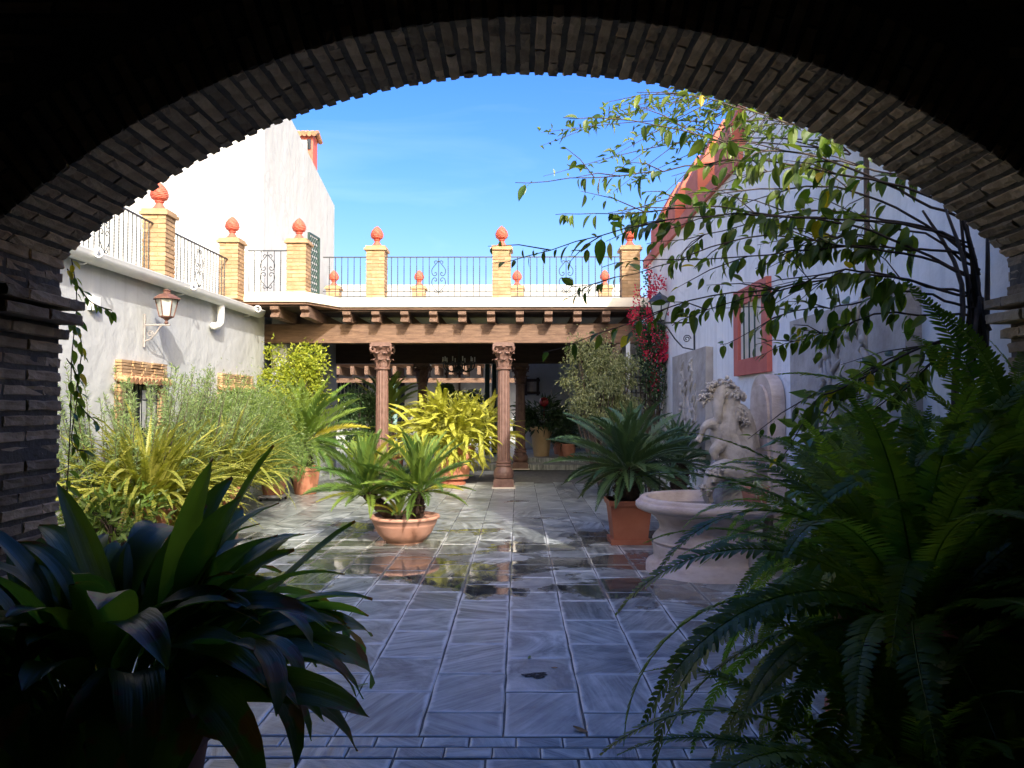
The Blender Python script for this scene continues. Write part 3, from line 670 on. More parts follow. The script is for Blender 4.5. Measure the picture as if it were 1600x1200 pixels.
railing((pd.x + 0.18, YFR + 0.1, ZT), (pe.x - 0.18, YFR + 0.1, ZT), 'iron railing running to the fountain wall, partly behind climber leaves', True, True)
# green iron gate on the terrace
gp = at(481, 420, Y=YB + 0.45)
gt_ = thing('iron_gate', 'tall dark green ironwork gate standing on the terrace corner', 'gate', (gp.x, YB + 0.5, ZT))
b = MB()
for dy in (0.0, 0.5): b.box((gp.x + dy * 0.12, YB + 0.5 + dy, ZT + 0.6), (0.04, 0.04, 1.2))
for zz in (0.02, 1.19): b.box((gp.x + 0.03, YB + 0.75, ZT + zz), (0.03, 0.5, 0.035), -0.12)
b.build('gate_frame', M['igreen'], gt_)
b = MB()
for i in range(5):
    for k in range(9):
        c = Vector((gp.x + 0.012 * i, YB + 0.55 + i * 0.1, ZT + 0.1 + k * 0.125))
        b.tube([c + Vector((0, 0.045 * math.cos(t), 0.055 * math.sin(t))) for t in [q * math.pi / 4 for q in range(9)]], 0.009, 4, False)
b.build('scrollwork', M['igreen'], gt_)

# ================================================================ PORCH
YC = 15.12
po = thing('porch', 'timber porch roof of beams and joists under the terrace', 'porch', (0, YC, 0))
# terrace slab edge: cream cornice, chamfered round the corner bay
XBL, XBR = pl2.x - 0.35, pb.x + 0.2
def edge_poly(o):
    return [(-5.6, YB - o + 0.02), (XBR - 0.02 + o * 0.4, YB - o + 0.02), (XBR + 0.42 + o * 0.3, YFR - o + 0.02), (2.62, YFR - o + 0.02), (2.62, 20.6), (-5.6, 20.6)]
for o_, z0, z1, mt in ((0.06, 3.43, 3.475, 'wood'), (0.10, 3.475, 3.57, 'cream'), (0.055, 3.57, 3.605, 'cream'), (0.03, 3.605, 3.66, 'cream')):
    MB().prism([(x, y, z0) for x, y in edge_poly(o_)], (0, 0, z1 - z0 - 0.001)).build({'wood': 'fascia_board', 'cream': 'cornice'}[mt], M[mt], po)
# ceiling between joists: boards over the overhang, white plaster behind the beam
MB().box((-1.4, 17.9, 3.405), (8.0, 4.8, 0.04)).build('ceiling_panel', M['white'], po)
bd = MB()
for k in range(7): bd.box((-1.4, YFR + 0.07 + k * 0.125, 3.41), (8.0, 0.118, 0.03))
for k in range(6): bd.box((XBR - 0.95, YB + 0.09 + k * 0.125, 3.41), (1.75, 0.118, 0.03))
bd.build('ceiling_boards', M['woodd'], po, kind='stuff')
# joists with curved ends
def joist(px, yf, z0=3.205):
    p = at(px, 497, Y=yf)
    prof = [(yf, 3.40), (yf, 3.34), (yf + 0.04, 3.325), (yf + 0.10, 3.30), (yf + 0.07, 3.26), (yf + 0.03, 3.25), (yf + 0.03, z0), (20.2, z0), (20.2, 3.40)]
    MB().prism([(p.x - 0.075, y, z) for y, z in prof], (0.15, 0, 0)).build('joist', M['woodY'], po)
for i in range(11): joist(541 + i * 45.2, YFR - 0.02)
joist(428, YB - 0.02); joist(475, YB - 0.02)
b = MB().box((-1.47, YC, 3.015), (7.9, 0.30, 0.37)); bo = b.build('main_beam', M['wood'], po)
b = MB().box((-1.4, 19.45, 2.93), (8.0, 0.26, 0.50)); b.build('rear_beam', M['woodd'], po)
MB().box((-4.75, 17.3, 1.7), (0.3, 4.2, 3.4)).build('side_wall', M['white'], po)

def column(x, y, z0, htop, label, dark=False):
    t = thing('porch_column', label, 'column', (x, y, z0), 'fluted porch columns')
    mt = M['column']; I = Matrix.Identity(4); Ht = htop - z0
    b = MB().box((0, 0, 0.012), (0.46, 0.46, 0.022)); inst('footing', b.mesh('footing', M['cream']), t, I)
    b = MB().box((0, 0, 0.082), (0.40, 0.40, 0.12)).box((0, 0, 0.16), (0.375, 0.375, 0.04))
    b.lathe([(0.15, 0.17), (0.185, 0.20), (0.20, 0.25), (0.195, 0.31), (0.165, 0.37), (0.145, 0.41), (0.16, 0.425), (0.16, 0.45), (0.14, 0.47), (0.155, 0.49), (0.155, 0.51), (0.13, 0.53)], 24)
    inst('base', b.mesh('base', mt, False), t, I)
    zc = Ht - 0.50
    fl_ = lambda a: 1 - 0.07 * (0.5 + 0.5 * math.cos(16 * a)) ** 0.5
    b = MB().lathe([(0.128, 0.52), (0.128, 0.9), (0.124, 1.5), (0.115, zc - 0.02)], 96, (0, 0, 0), fl_); inst('shaft', b.mesh('shaft', mt), t, I)
    b = MB(); b.lathe([(0.12, zc - 0.03), (0.15, zc - 0.015), (0.15, zc + 0.01), (0.125, zc + 0.03), (0.12, zc + 0.2), (0.15, zc + 0.36), (0.20, zc + 0.42)], 24)
    for ringz, nl, hh, ro in ((zc + 0.03, 8, 0.16, 0.125), (zc + 0.14, 8, 0.18, 0.13)):
        for i in range(nl):
            a = 2 * math.pi * (i + (0.5 if ringz > zc + 0.1 else 0)) / nl
            for q, (dr, dz, wd) in enumerate(((0.0, 0.0, 0.045), (0.015, 0.5, 0.05), (0.05, 0.88, 0.05), (0.085, 1.0, 0.04), (0.095, 0.88, 0.022))):
                pass
            pts = [(0.0, 0.0, 0.045), (0.012, 0.5, 0.052), (0.04, 0.85, 0.05), (0.075, 1.0, 0.042), (0.095, 0.84, 0.024)]
            vs = []
            for (dr, dz, wd) in pts:
                for s_ in (-1, 0, 1):
                    r_ = ro + dr + (0.016 if s_ == 0 else 0); aa = a + s_ * wd / 0.16
                    vs.append((r_ * math.cos(aa), r_ * math.sin(aa), ringz + dz * hh))
            b.add(vs, [(k * 3 + q, k * 3 + q + 1, k * 3 + q + 4, k * 3 + q + 3) for k in range(4) for q in (0, 1)])
    for i in range(4):
        a = math.pi / 4 + i * math.pi / 2; d = Vector((math.cos(a), math.sin(a), 0))
        b.tube([d * 0.15 + Vector((0, 0, zc + 0.28))] + [d * (0.235 + 0.05 * math.cos(t) * (1 - t / 11)) + Vector((0, 0, zc + 0.385 + 0.05 * math.sin(t) * (1 - t / 11))) for t in [2.6 - q * 0.5 for q in range(16)]], [0.02] + [0.024] * 16, 6)
        a = i * math.pi / 2; d = Vector((math.cos(a), math.sin(a), 0)); b.lathe([(0.0, -0.03), (0.035, -0.015), (0.035, 0.015), (0.0, 0.03)], 8, d * 0.2 + Vector((0, 0, zc + 0.42)))
    b.box((0, 0, Ht - 0.045), (0.42, 0.42, 0.05)).box((0, 0, Ht - 0.01), (0.38, 0.38, 0.03))
    inst('capital', b.mesh('capital', mt, False), t, I)
    return t
c1 = at(597, 640, Y=YC); c2 = at(787, 640, Y=YC)
column(c1.x, YC, 0, 2.83, 'front porch column standing behind the twin cycad bowl')
column(c2.x, YC, 0, 2.83, 'front porch column at the edge of the golden fern, its base in full view')
column(at(660, 640, Y=19.45).x, 19.45, 0.1, 2.68, 'inner porch column rising behind the golden fern', True)
column(at(813, 640, Y=19.45).x, 19.45, 0.02, 2.68, 'inner porch column on the steps beside the ochre pot', True)
# steps and inner floor
o = MB().box((1.5, 24.5, 0.07), (9, 10.2, 0.14)).build('step', M['slates']); o['kind'] = 'structure'
o = MB().box((2.5, 25.0, 0.2), (7, 9.8, 0.11)).build('step', M['slates']); o['kind'] = 'structure'
o = MB().box((-5.5, 22.5, -0.004), (8, 14, 0.01)).build('rear_court_floor', M['slates']); o['kind'] = 'structure'
# inner room wall on the right, doors, second court beyond
ir = thing('inner_room', 'white walled room behind the porch with dark green doors', 'building', (2.5, 24, 0))
MB().box((3.2, 24.6, 1.85), (6.0, 0.25, 3.2)).build('back_wall', M['white'], ir)
MB().box((2.95, 20.0, 1.85), (0.25, 10.5, 3.2)).build('side_wall', M['white'], ir)
MB().box((1.0, 22.0, 3.30), (4.4, 4.7, 0.08)).build('ceiling', M['woodd'], ir)
for i, px in enumerate((761, 772, 780)):
    p = at(px, 600, Y=21.5 + 0.25 * i); MB().box((p.x, p.y, 1.55), (0.13, 0.07, 2.6), 0.3).build('door_leaf', M['igreen'], ir)
def picture(px, py, Y, label, w_=0.5, h=0.45):
    p = at(px, py, Y=Y); t = thing('picture_frame', label, 'picture', p)
    b = MB()
    for s_ in (-1, 1):
        b.box((p.x, p.y, p.z + s_ * h / 2), (w_ * 1.35, 0.05, 0.08), 0, 0.008); b.box((p.x + s_ * w_ / 2, p.y - 0.012, p.z), (0.08, 0.05, h * 1.4), 0, 0.008)
    b.build('frame', M['woodd'], t); MB().box((p.x, p.y + 0.015, p.z), (w_, 0.02, h)).build('canvas', M['plaque'], t)
picture(831, 604, 24.42, 'rustic log-framed picture hanging on the inner white wall', 0.38, 0.4)
# second court: far wing with tiled eave, wall, barred window, green post
fw = thing('rear_wing', 'far white wing with timber eave and barred windows behind the porch', 'building', (-3, 29, 0))
MB().box((-4, 30.2, 3.2), (16, 0.4, 6.4)).build('wall', M['white'], fw)
MB().box((-5.1, 28.7, 3.18), (13.0, 2.8, 0.1)).build('eave_roof', M['tile'], fw)
MB().box((-5.1, 27.25, 3.2), (13.0, 0.12, 0.16)).build('eave_board', M['cream'], fw)
MB().box((-5.1, 27.6, 2.55), (13.0, 0.2, 0.16)).build('eave_beam', M['wood'], fw)
for i in range(26): MB().box((-11.4 + i * 0.5, 28.2, 2.9), (0.12, 2.0, 0.3)).build('rafter', M['woodY'], fw)
for px0, px1, nm, y0, y1 in ((528, 575, 'window', 595, 660), (596, 632, 'door', 587, 690)):
    p = at(px0, y0, Y=29.95); q = at(px1, y1, Y=29.95)
    wo = MB().box(((p.x + q.x) / 2, 29.97, (p.z + max(q.z, .3)) / 2), (q.x - p.x, 0.1, p.z - max(q.z, .3))).build(nm, M['pane'], fw)
    if nm == 'window':
        gr = MB(); x = p.x
        while x < q.x: gr.tube([(x, 29.85, .6), (x, 29.85, p.z)], 0.014, 4); x += 0.14
        gr.build('grille', M['greymetal'], wo)
pp = at(617, 610, Y=27.6); gpost = MB().tube([(pp.x, 27.6, 0), (pp.x, 27.6, 2.5)], 0.09, 10).build('court_post', M['pipe'])
gpost.data.materials[0] = surf('pale_green_post_paint', (0.16, 0.27, 0.25), (0.24, 0.36, 0.33), 4, 0.6, 0.1); tag(gpost, 'pale green post holding the far eave', 'post')
picture(708, 598, 29.9, 'small dark picture frame on the far court wall', 0.5, 0.7)

# ================================================================ TOWER HOUSE beyond the terrace
tw = thing('tower_house', 'tall white plastered house rising behind the left terrace', 'house', (-8, 18, 0))
XT = -5.22; YT0 = 15.6; YT1 = at(522, 400, X=XT).y
b = MB(); zn = 8.75; zf = 7.3
b.prism([(XT, YT0, 0), (XT, YT1, 0), (XT, YT1, zf), (XT, YT0 + 1.1, 8.35), (XT, YT0, zn)], (-7, 0, 0)); b.build('wall', M['white'], tw)
pz = at(500, 262, Y=20.2); MB().box((XT - 0.6, 19.6, 7.9), (0.9, 0.7, 0.9)).build('chimney_base', M['white'], tw)
ch = at(481, 236, Y=19.6)
chn = MB().box((ch.x, 19.6, ch.z - 0.15), (0.38, 0.42, 1.0)).build('chimney', M['finial'], tw)
cb = MB()
for i in range(5):
    for s_ in (-1, 1): cb.tube([(ch.x - 0.24 + i * 0.12, 19.6, ch.z + 0.48), (ch.x - 0.24 + i * 0.12, 19.6 + s_ * 0.34, ch.z + 0.33)], 0.062, 8)
cb.build('chimney_tiles', M['tile'], chn)
hb = MB()
for s_ in (-0.12, 0.12): hb.box((ch.x + s_ * 0.75, 19.385, ch.z + 0.1), (0.1, 0.04, 0.26))
hb.build('flue_opening', M['pane'], chn)
nb = at(400, 400, Y=15.5); MB().lathe([(0.16, 3.3), (0.16, 4.55), (0.13, 4.7), (0.05, 4.78), (0.0, 4.8)], 16, (nb.x, 15.55, 0)).build('white_post', M['white'], tw, True)

# ================================================================ FOUNTAIN WALL on the right
XR = 2.62
rw = thing('fountain_wall', 'tall shaded white wall with salmon coping on the fountain side', 'wall', (XR, 9, 0))
MB().box((XR + 0.3, 9.4, 2.3), (0.6, 12.2, 4.6)).build('wall', M['whiteR'], rw)
MB().box((XR + 0.75, 6.2, 3.05), (1.4, 5.5, 6.1)).build('upper_wall', M['whiteR'], rw)
b = MB().prism([(XR - 0.05, 8.9, 4.42), (XR - 0.05, 8.9, 4.60), (XR + 0.78, 8.9, 5.45), (XR + 0.95, 8.9, 5.45), (XR + 0.95, 8.9, 4.42)], (0, 6.9, 0)); b.build('coping', M['salmon'], rw)
for i, y in enumerate((9.25, 11.0, 12.6, 14.1)):
    pts = [(XR - 0.04, y, 4.62), (XR - 0.04, y, 5.0), (XR + 0.12, y, 5.32), (XR + 0.34, y, 5.72), (XR + 0.85, y, 5.72), (XR + 0.85, y, 4.62)]
    MB().prism(pts, (0, 0.8, 0)).build('coping_block', M['salmon'], rw)
# windows in red frames
for (pa, pz0, pb_, zt, zb_) in ((1153, 0, 1206, 2.92, 1.93),):
    ya = at(pa, 500, X=XR).y; yb = at(pb_, 500, X=XR).y; ym = (ya + yb) / 2; W = ya - yb; Hh = zt - zb_
    fr = MB()
    for s_ in (-1, 1): fr.box((XR - 0.02, ym + s_ * (W / 2 - 0.09), (zt + zb_) / 2), (0.07, 0.18, Hh))
    for zz in (zt - 0.09, zb_ + 0.09): fr.box((XR - 0.02, ym, zz), (0.068, W - 0.36, 0.18))
    wf = fr.build('window_frame', M['redframe'], rw)
    MB().box((XR - 0.004, ym, (zt + zb_) / 2), (0.03, W - 0.36, Hh - 0.36)).build('shutter', M['cream'], wf)
    gr = MB()
    for s_ in (-1, 0, 1): gr.tube([(XR - 0.05, ym + s_ * 0.2, zb_ + 0.18), (XR - 0.05, ym + s_ * 0.2, zt - 0.18)], 0.01, 5)
    gr.build('grille', M['igreen'], wf)
# relief plaques
def plaque(pa, pb_, zb_, zt, label, seed):
    r2 = random.Random(seed); ya = at(pa, 500, X=XR).y; yb = at(pb_, 500, X=XR).y; ym = (ya + yb) / 2; W = ya - yb; h = zt - zb_
    t = thing('relief_plaque', label, 'relief', (XR - 0.05, ym, zb_), 'stone relief plaques')
    MB().box((XR - 0.05, ym, (zb_ + zt) / 2), (0.12, W, h), 0, 0.008).build('slab', M['plaque'], t)
    b = MB()
    for _ in range(44):                     # draped figures in low relief
        y = ym + r2.uniform(-0.25, 0.2) * W; z = zb_ + h * r2.uniform(0.22, 0.9); l = r2.uniform(0.05, 0.16); a = r2.uniform(0.6, 2.4)
        pts = [(XR - 0.10 - 0.02 * math.sin(q * 1.05), y + l * (q / 3 - 0.5) * 2 * math.cos(a) + 0.02 * math.sin(q * 2), z + l * (q / 3 - 0.5) * 2 * math.sin(a)) for q in range(4)]
        b.tube(pts, [0.008, 0.022, 0.02, 0.007], 7)
    for _ in range(5): b.lathe([(0, -0.045), (0.035, -0.03), (0.045, 0), (0.035, 0.03), (0, 0.045)], 8, (XR - 0.11, ym + r2.uniform(-0.25, 0.25) * W, zb_ + h * r2.uniform(0.4, 0.9)))
    b.build('carving', M['plaque'], t, True, kind='stuff')
plaque(1061, 1114, 0.95, 2.38, 'grey stone relief slab with carved figures beyond the fountain horses', 4)
plaque(1252, 1440, 1.35, 2.35, 'large grey stone relief half hidden by climber leaves', 9)
# wall lantern bracket near the bougainvillea
lb = at(1086, 520, X=XR); lt_ = thing('wall_bracket_lantern', 'white paned lantern on black scrolled bracket beside the bougainvillea', 'lantern', lb)
b = MB(); b.tube([(XR - 0.01, lb.y, 2.35), (XR - 0.01, lb.y, 3.0)], 0.016, 6); b.tube([(XR - 0.01, lb.y, 2.82), (XR - 0.6, lb.y, 2.82)], 0.014, 6)
b.tube([(XR - 0.03, lb.y, 2.42), (XR - 0.18, lb.y, 2.45), (XR - 0.3, lb.y, 2.58), (XR - 0.42, lb.y, 2.76), (XR - 0.5, lb.y, 2.81)], 0.011, 6)
b.tube([(XR - 0.12 + 0.06 * math.cos(t) * (1 - t / 14), lb.y, 2.58 + 0.06 * math.sin(t) * (1 - t / 14)) for t in [i * 0.4 for i in range(28)]], 0.008, 5)
b.build('bracket', M['iron'], lt_)
q = Vector((XR - 0.52, lb.y, 2.83))
MB().lathe([(0.07, 0.03), (0.14, 0.30)], 4, q).build('glass_panes', M['glassw'], lt_)
b = MB().lathe([(0.18, 0.30), (0.10, 0.38), (0.03, 0.42), (0.0, 0.46)], 4, q); b.lathe([(0.02, 0), (0.075, 0.03)], 4, q)
for i in range(4):
    a = i * math.pi / 2; b.tube([q + Vector((0.072 * math.cos(a), 0.072 * math.sin(a), 0.03)), q + Vector((0.142 * math.cos(a), 0.142 * math.sin(a), 0.3))], 0.009, 4)
b.build('frame', M['iron'], lt_)
# lattice gate at the far end of the fountain wall
lg = thing('lattice_gate', 'dark lattice gate behind the bougainvillea at the end of the fountain wall', 'gate', (2.35, 14.2, 0))
b = MB()
for i in range(7): b.box((2.1 + i * 0.085, 14.3, 1.15), (0.03, 0.02, 2.3))
for i in range(16): b.box((2.36, 14.28, 0.1 + i * 0.145), (0.56, 0.02, 0.03))
b.build('lattice', M['iron'], lg)
MB().box((2.03, 14.25, 1.4), (0.07, 0.07, 2.8)).build('white_post', M['pipe'], lg)
# ================================================================ PLANT HELPERS
def unit(a): return a / np.maximum(np.linalg.norm(a, axis=1, keepdims=True), 1e-9)
def leaf_cloud(b, P, D, L, W, fold=0.3, hang=0.0):
    n = len(P); D = unit(D); U = unit(rng.normal(size=(n, 3)) + np.array([0, 0, 0.8])); S_ = unit(np.cross(D, U)); Nn = np.cross(S_, D)
    L = np.broadcast_to(L, (n,)).reshape(-1, 1); W = np.broadcast_to(W, (n,)).reshape(-1, 1)
    mid = P + D * L * 0.45; tip = P + D * L - np.array([0, 0, 1]) * L * hang
    V = np.stack([P, mid + S_ * W / 2 + Nn * W * fold, tip, mid - S_ * W / 2 + Nn * W * fold], 1).reshape(-1, 3)
    base = (np.arange(n) * 4).tolist()
    return b.arr(V, [f for q in base for f in ((q, q + 1, q + 2), (q, q + 2, q + 3))])
def cloud_pts(c, rad, n, k, clump=0.3, shell=0.5, seed=1, flat=0.0):
    r = np.random.default_rng(seed); c = np.array(c); rad = np.array(rad)
    u = unit(r.normal(size=(k, 3))); rr = (shell + (1 - shell) * r.random((k, 1))) * r.uniform(0.8, 1.08, (k, 1))
    cc = u * rr; sz = clump * r.uniform(0.55, 1.3, (k, 1)); pick = r.integers(0, k, n)
    q = cc[pick] + r.normal(size=(n, 3)) * sz[pick] * 0.55
    return c + q * rad, unit(q * rad) , c + cc * rad
def frond_mesh(name, mat, L=1.0, pairs=40, ll=0.17, lw_=0.012, a0=8, a1=-40, vee=25, fwd=40, start=0.12, hexa=False, rach=0.006, stemmat=None, taper=0.55, droopl=0.0, twist=0.0, seed=0):
    r = random.Random(seed); n = 16; pts = []; p = Vector((0, 0, 0)); ts = []
    for i in range(n + 1):
        pts.append(p.copy()); a = R(a0 + (a1 - a0) * (i / n) ** 1.2); ts.append(Vector((math.cos(a), 0, math.sin(a)))); p = p + ts[-1] * L / n
    b = MB(); b.tube(pts, [rach * (1 - 0.75 * i / n) for i in range(n + 1)], 4)
    for k in range(pairs):
        t = start + (1 - start) * (k + 0.5) / pairs; x = t * n; i = min(int(x), n - 1); q = pts[i].lerp(pts[i + 1], x - i); T = ts[min(i, n)]
        up = Vector((-T.z, 0, T.x)); prof = min(1, (t - start) / 0.16 + 0.35) * (1 - max(0, (t - taper) / (1 - taper)) ** 1.6 * 0.86)
        for s_ in (-1, 1):
            fa = R(fwd + 25 * t + r.uniform(-5, 5)); side = Vector((0, s_, 0)); ve = R(vee + r.uniform(-7, 7))
            d = (T * math.sin(fa) + (side * math.cos(ve) + up * math.sin(ve)) * math.cos(fa)).normalized()
            l = ll * L * prof * r.uniform(0.88, 1.08); w_ = lw_ * L * (0.6 + 0.4 * prof); e = (T - d * T.dot(d)).normalized(); dz = Vector((0, 0, -droopl * l))
            if hexa: b.add([q - e * w_ * 0.35, q + d * l * 0.4 - e * w_ * 0.55, q + d * l * 0.86 - e * w_ * 0.3 + dz, q + d * l + dz * 1.4, q + d * l * 0.8 + e * w_ * 0.38 + dz, q + d * l * 0.3 + e * w_ * 0.5, q + e * w_ * 0.35], [(0, 1, 5, 6), (1, 2, 4, 5), (2, 3, 4)])
            else: b.add([q - e * w_ * 0.4, q + d * l * 0.5 - e * w_ * 0.5 + dz * 0.3, q + d * l + dz, q + d * l * 0.5 + e * w_ * 0.5 + dz * 0.3], [(0, 1, 2, 3)])
    return b.mesh(name, mat)
def rosette(parent, c, n, L, meshes, e0=85, e1=-15, seed=1, jit=8, lj=0.15, az0=0, azr=360, pw=1.0, name='frond', rootr=0.05):
    r = random.Random(seed)
    for i in range(n):
        t = (i + 0.5) / n; az = R(az0 + ((i * 137.508) % 360) / 360 * azr + r.uniform(-8, 8)); el = R(e0 + (e1 - e0) * t ** pw + r.uniform(-jit, jit))
        l = L * (0.82 + 0.3 * math.sin(math.pi * min(1, t + 0.15))) * r.uniform(1 - lj, 1 + lj * 0.6)
        m = Matrix.Translation(Vector(c) + Vector((math.cos(az), math.sin(az), 0)) * rootr * t) @ Matrix.Rotation(az, 4, 'Z') @ Matrix.Rotation(-el, 4, 'Y') @ Matrix.Rotation(R(r.uniform(-18, 18)), 4, 'X') @ Matrix.Scale(l, 4)
        inst(name, r.choice(meshes), parent, m)
def pot(parent, c, r_, h, mat, prof=None, name='pot', soil=True, n=28):
    prof = prof or [(0.68, 0), (0.72, 0.02), (0.93, 0.82), (0.93, 0.83), (1.0, 0.84), (1.02, 0.9), (1.0, 0.98), (0.96, 1.0), (0.88, 1.0), (0.86, 0.9)]
    b = MB().lathe([(a * r_, z * h) for a, z in prof], n, c, cap=True); o = b.build(name, mat, parent, True)
    if soil: MB().lathe([(0.0, h * 0.9), (r_ * 0.86, h * 0.895), (r_ * 0.86, h * 0.88)], 20, c).build('soil', M['soil'], o)
    return o
CYC = [frond_mesh('frond', M['cycad'], 1, 46, 0.18, 0.022, a0, a1, 28, 42, 0.1, seed=s) for s, (a0, a1) in enumerate(((14, -12), (10, -30), (16, -45), (8, -20)))]
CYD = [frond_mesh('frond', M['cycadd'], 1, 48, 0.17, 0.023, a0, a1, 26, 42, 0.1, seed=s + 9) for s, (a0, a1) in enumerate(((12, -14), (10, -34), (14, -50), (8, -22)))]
FER = [frond_mesh('frond', M['fern'], 1, 58, 0.08, 0.0155, a0, a1, 8, 10, 0.06, True, 0.004, seed=s + 20, droopl=0.12, taper=0.4) for s, (a0, a1) in enumerate(((15, -75), (10, -105), (20, -45), (12, -60), (18, -90)))]
GOL = [frond_mesh('frond', M['gold'], 1, 36, 0.095, 0.027, a0, a1, 12, 14, 0.05, True, 0.006, seed=s + 30, droopl=0.2, taper=0.35) for s, (a0, a1) in enumerate(((22, -50), (16, -75), (24, -35), (18, -95)))]
GOG = [frond_mesh('frond', M['goldg'], 1, 40, 0.042, 0.021, a0, a1, 20, 20, 0.05, True, 0.004, seed=s + 40, droopl=0.1, taper=0.5) for s, (a0, a1) in enumerate(((8, -45), (5, -80), (4, -22), (10, -110)))]

# ================================================================ FOUNTAIN
FX, FY = 1.80, 7.42
ft = thing('fountain', 'round pink travertine fountain basin on a stout drum', 'fountain', (FX, FY, 0))
def crisp(p):                                  # doubled rings keep mouldings sharp under smooth shading
    return [q for a in p for q in ([a[:2], a[:2]] if len(a) == 3 else [a])]
b = MB().lathe(crisp([(0.0, 0.0), (0.575, 0.0, 1), (0.575, 0.07, 1), (0.56, 0.095), (0.525, 0.11), (0.505, 0.125, 1), (0.50, 0.15), (0.505, 0.25), (0.505, 0.262, 1), (0.492, 0.268, 1), (0.492, 0.28, 1), (0.51, 0.287, 1), (0.51, 0.31), (0.49, 0.345), (0.46, 0.375), (0.445, 0.39, 1)]), 64, (FX, FY, 0), cap=False); b.build('drum', M['travertine'], ft, True)
b = MB().lathe(crisp([(0.445, 0.39, 1), (0.44, 0.42), (0.452, 0.46), (0.485, 0.51), (0.54, 0.55), (0.60, 0.572), (0.625, 0.58, 1), (0.655, 0.595), (0.672, 0.62), (0.668, 0.65), (0.652, 0.665, 1), (0.634, 0.668, 1), (0.632, 0.69), (0.615, 0.705), (0.575, 0.705, 1), (0.55, 0.69), (0.53, 0.62), (0.46, 0.55), (0.0, 0.53)]), 64, (FX, FY, 0), cap=False); bas = b.build('basin', M['travertine'], ft, True)
MB().lathe([(0, 0.60), (0.515, 0.60)], 40, (FX, FY, 0), cap=False).build('water', M['pane'], bas)
hs = thing('horse_sculpture', 'pale carved stone group of rearing horses behind the fountain basin', 'sculpture', (2.2, 7.9, 0))
def hp(px, py, Y): return at(px, py, Y=Y)
def body(name, chains, mane, parent, vox=0.009):
    b = MB()
    for pts, rad in chains:
        pp = smooth_path([tuple(hp(*q)) for q in pts], 4); rr = np.interp(np.linspace(0, len(pts) - 1, len(pp)), range(len(pts)), rad)
        b.tube(pp, list(rr), 12)
    for (c, r_) in mane:
        c = hp(*c); b.lathe([(0, -r_), (r_ * 0.7, -r_ * 0.7), (r_, 0), (r_ * 0.7, r_ * 0.7), (0, r_)], 10, c)
    o = b.build(name, M['carved'], parent, True)
    m = o.modifiers.new('fuse', 'REMESH'); m.mode = 'VOXEL'; m.voxel_size = vox; m.use_smooth_shade = True
    return o
def locks(anchors, n, ln, r_, seed, Y, dirx=-1):
    r2 = random.Random(seed); b = MB()
    for _ in range(n):
        (x0, y0), (x1, y1) = r2.choice(anchors); t = r2.random(); x = x0 + (x1 - x0) * t + r2.uniform(-3, 3); y = y0 + (y1 - y0) * t + r2.uniform(-3, 3)
        p = hp(x, y, Y + r2.uniform(-0.07, 0.06)); a = r2.uniform(-0.5, 1.5); l = ln * r2.uniform(0.6, 1.2)
        d = Vector((dirx * math.cos(a), r2.uniform(-0.6, 0.2), -math.sin(a))).normalized(); s_ = d.orthogonal().normalized(); ph = r2.uniform(0, 6)
        b.tube([p + d * l * k / 6 + s_ * 0.014 * math.sin(ph + k * 1.3) for k in range(7)], [r_ * v for v in (0.5, 1, 1.1, 1, 0.9, 0.7, 0.3)], 6)
    return b
HY = 7.78
body('rearing_horse', [([(1152, 745, HY), (1146, 715, HY), (1137, 690, HY), (1132, 668, HY - 0.02), (1140, 640, HY), (1142, 618, HY), (1130, 606, HY - 0.02)], [0.20, 0.19, 0.165, 0.15, 0.105, 0.085, 0.06]),
    ([(1128, 604, HY - 0.02), (1123, 618, HY - 0.06), (1121, 636, HY - 0.1), (1122, 652, HY - 0.12), (1122, 661, HY - 0.12)], [0.058, 0.068, 0.055, 0.042, 0.034]),
    ([(1128, 672, HY - 0.04), (1112, 662, HY - 0.1), (1100, 668, HY - 0.14), (1096, 680, HY - 0.13), (1090, 690, HY - 0.13)], [0.08, 0.055, 0.035, 0.028, 0.036]),
    ([(1132, 690, HY - 0.05), (1120, 700, HY - 0.14), (1115, 706, HY - 0.15), (1119, 716, HY - 0.14)], [0.09, 0.06, 0.042, 0.034]),
    ([(1160, 720, HY), (1164, 690, HY + 0.03), (1170, 670, HY + 0.05)], [0.13, 0.11, 0.08])],
    [((1116, 596, HY), 0.022), ((1136, 590, HY), 0.026)], hs)
body('second_horse', [([(1168, 700, HY + 0.1), (1164, 668, HY + 0.05), (1158, 645, HY), (1152, 638, HY - 0.03)], [0.13, 0.11, 0.085, 0.06]), ([(1154, 636, HY - 0.02), (1150, 648, HY - 0.07), (1147, 660, HY - 0.09)], [0.06, 0.05, 0.035])], [], hs)
locks([((1105, 606), (1138, 592)), ((1110, 618), (1165, 615)), ((1100, 625), (1118, 608)), ((1138, 594), (1168, 622))], 130, 0.075, 0.013, 3, HY - 0.03).build('mane', M['carved'], hs, True)
locks([((1152, 636), (1172, 645)), ((1158, 650), (1172, 660))], 60, 0.06, 0.011, 5, HY - 0.03).build('mane', M['carved'], hs, True)
LY = 7.52
body('drinking_horse', [([(1150, 742, LY + 0.15), (1132, 735, LY + 0.05), (1116, 742, LY), (1108, 757, LY - 0.02), (1105, 772, LY - 0.03), (1109, 786, LY - 0.02)], [0.13, 0.115, 0.085, 0.066, 0.052, 0.04])], [((1104, 738, LY), 0.02)], hs)
locks([((1108, 738), (1140, 728)), ((1106, 748), (1124, 752)), ((1100, 757), (1112, 770))], 70, 0.06, 0.011, 6, LY - 0.03).build('mane', M['carved'], hs, True)
b = MB(); pa_ = [(XR - 0.12, 7.62 + 0.0, 0.0)]
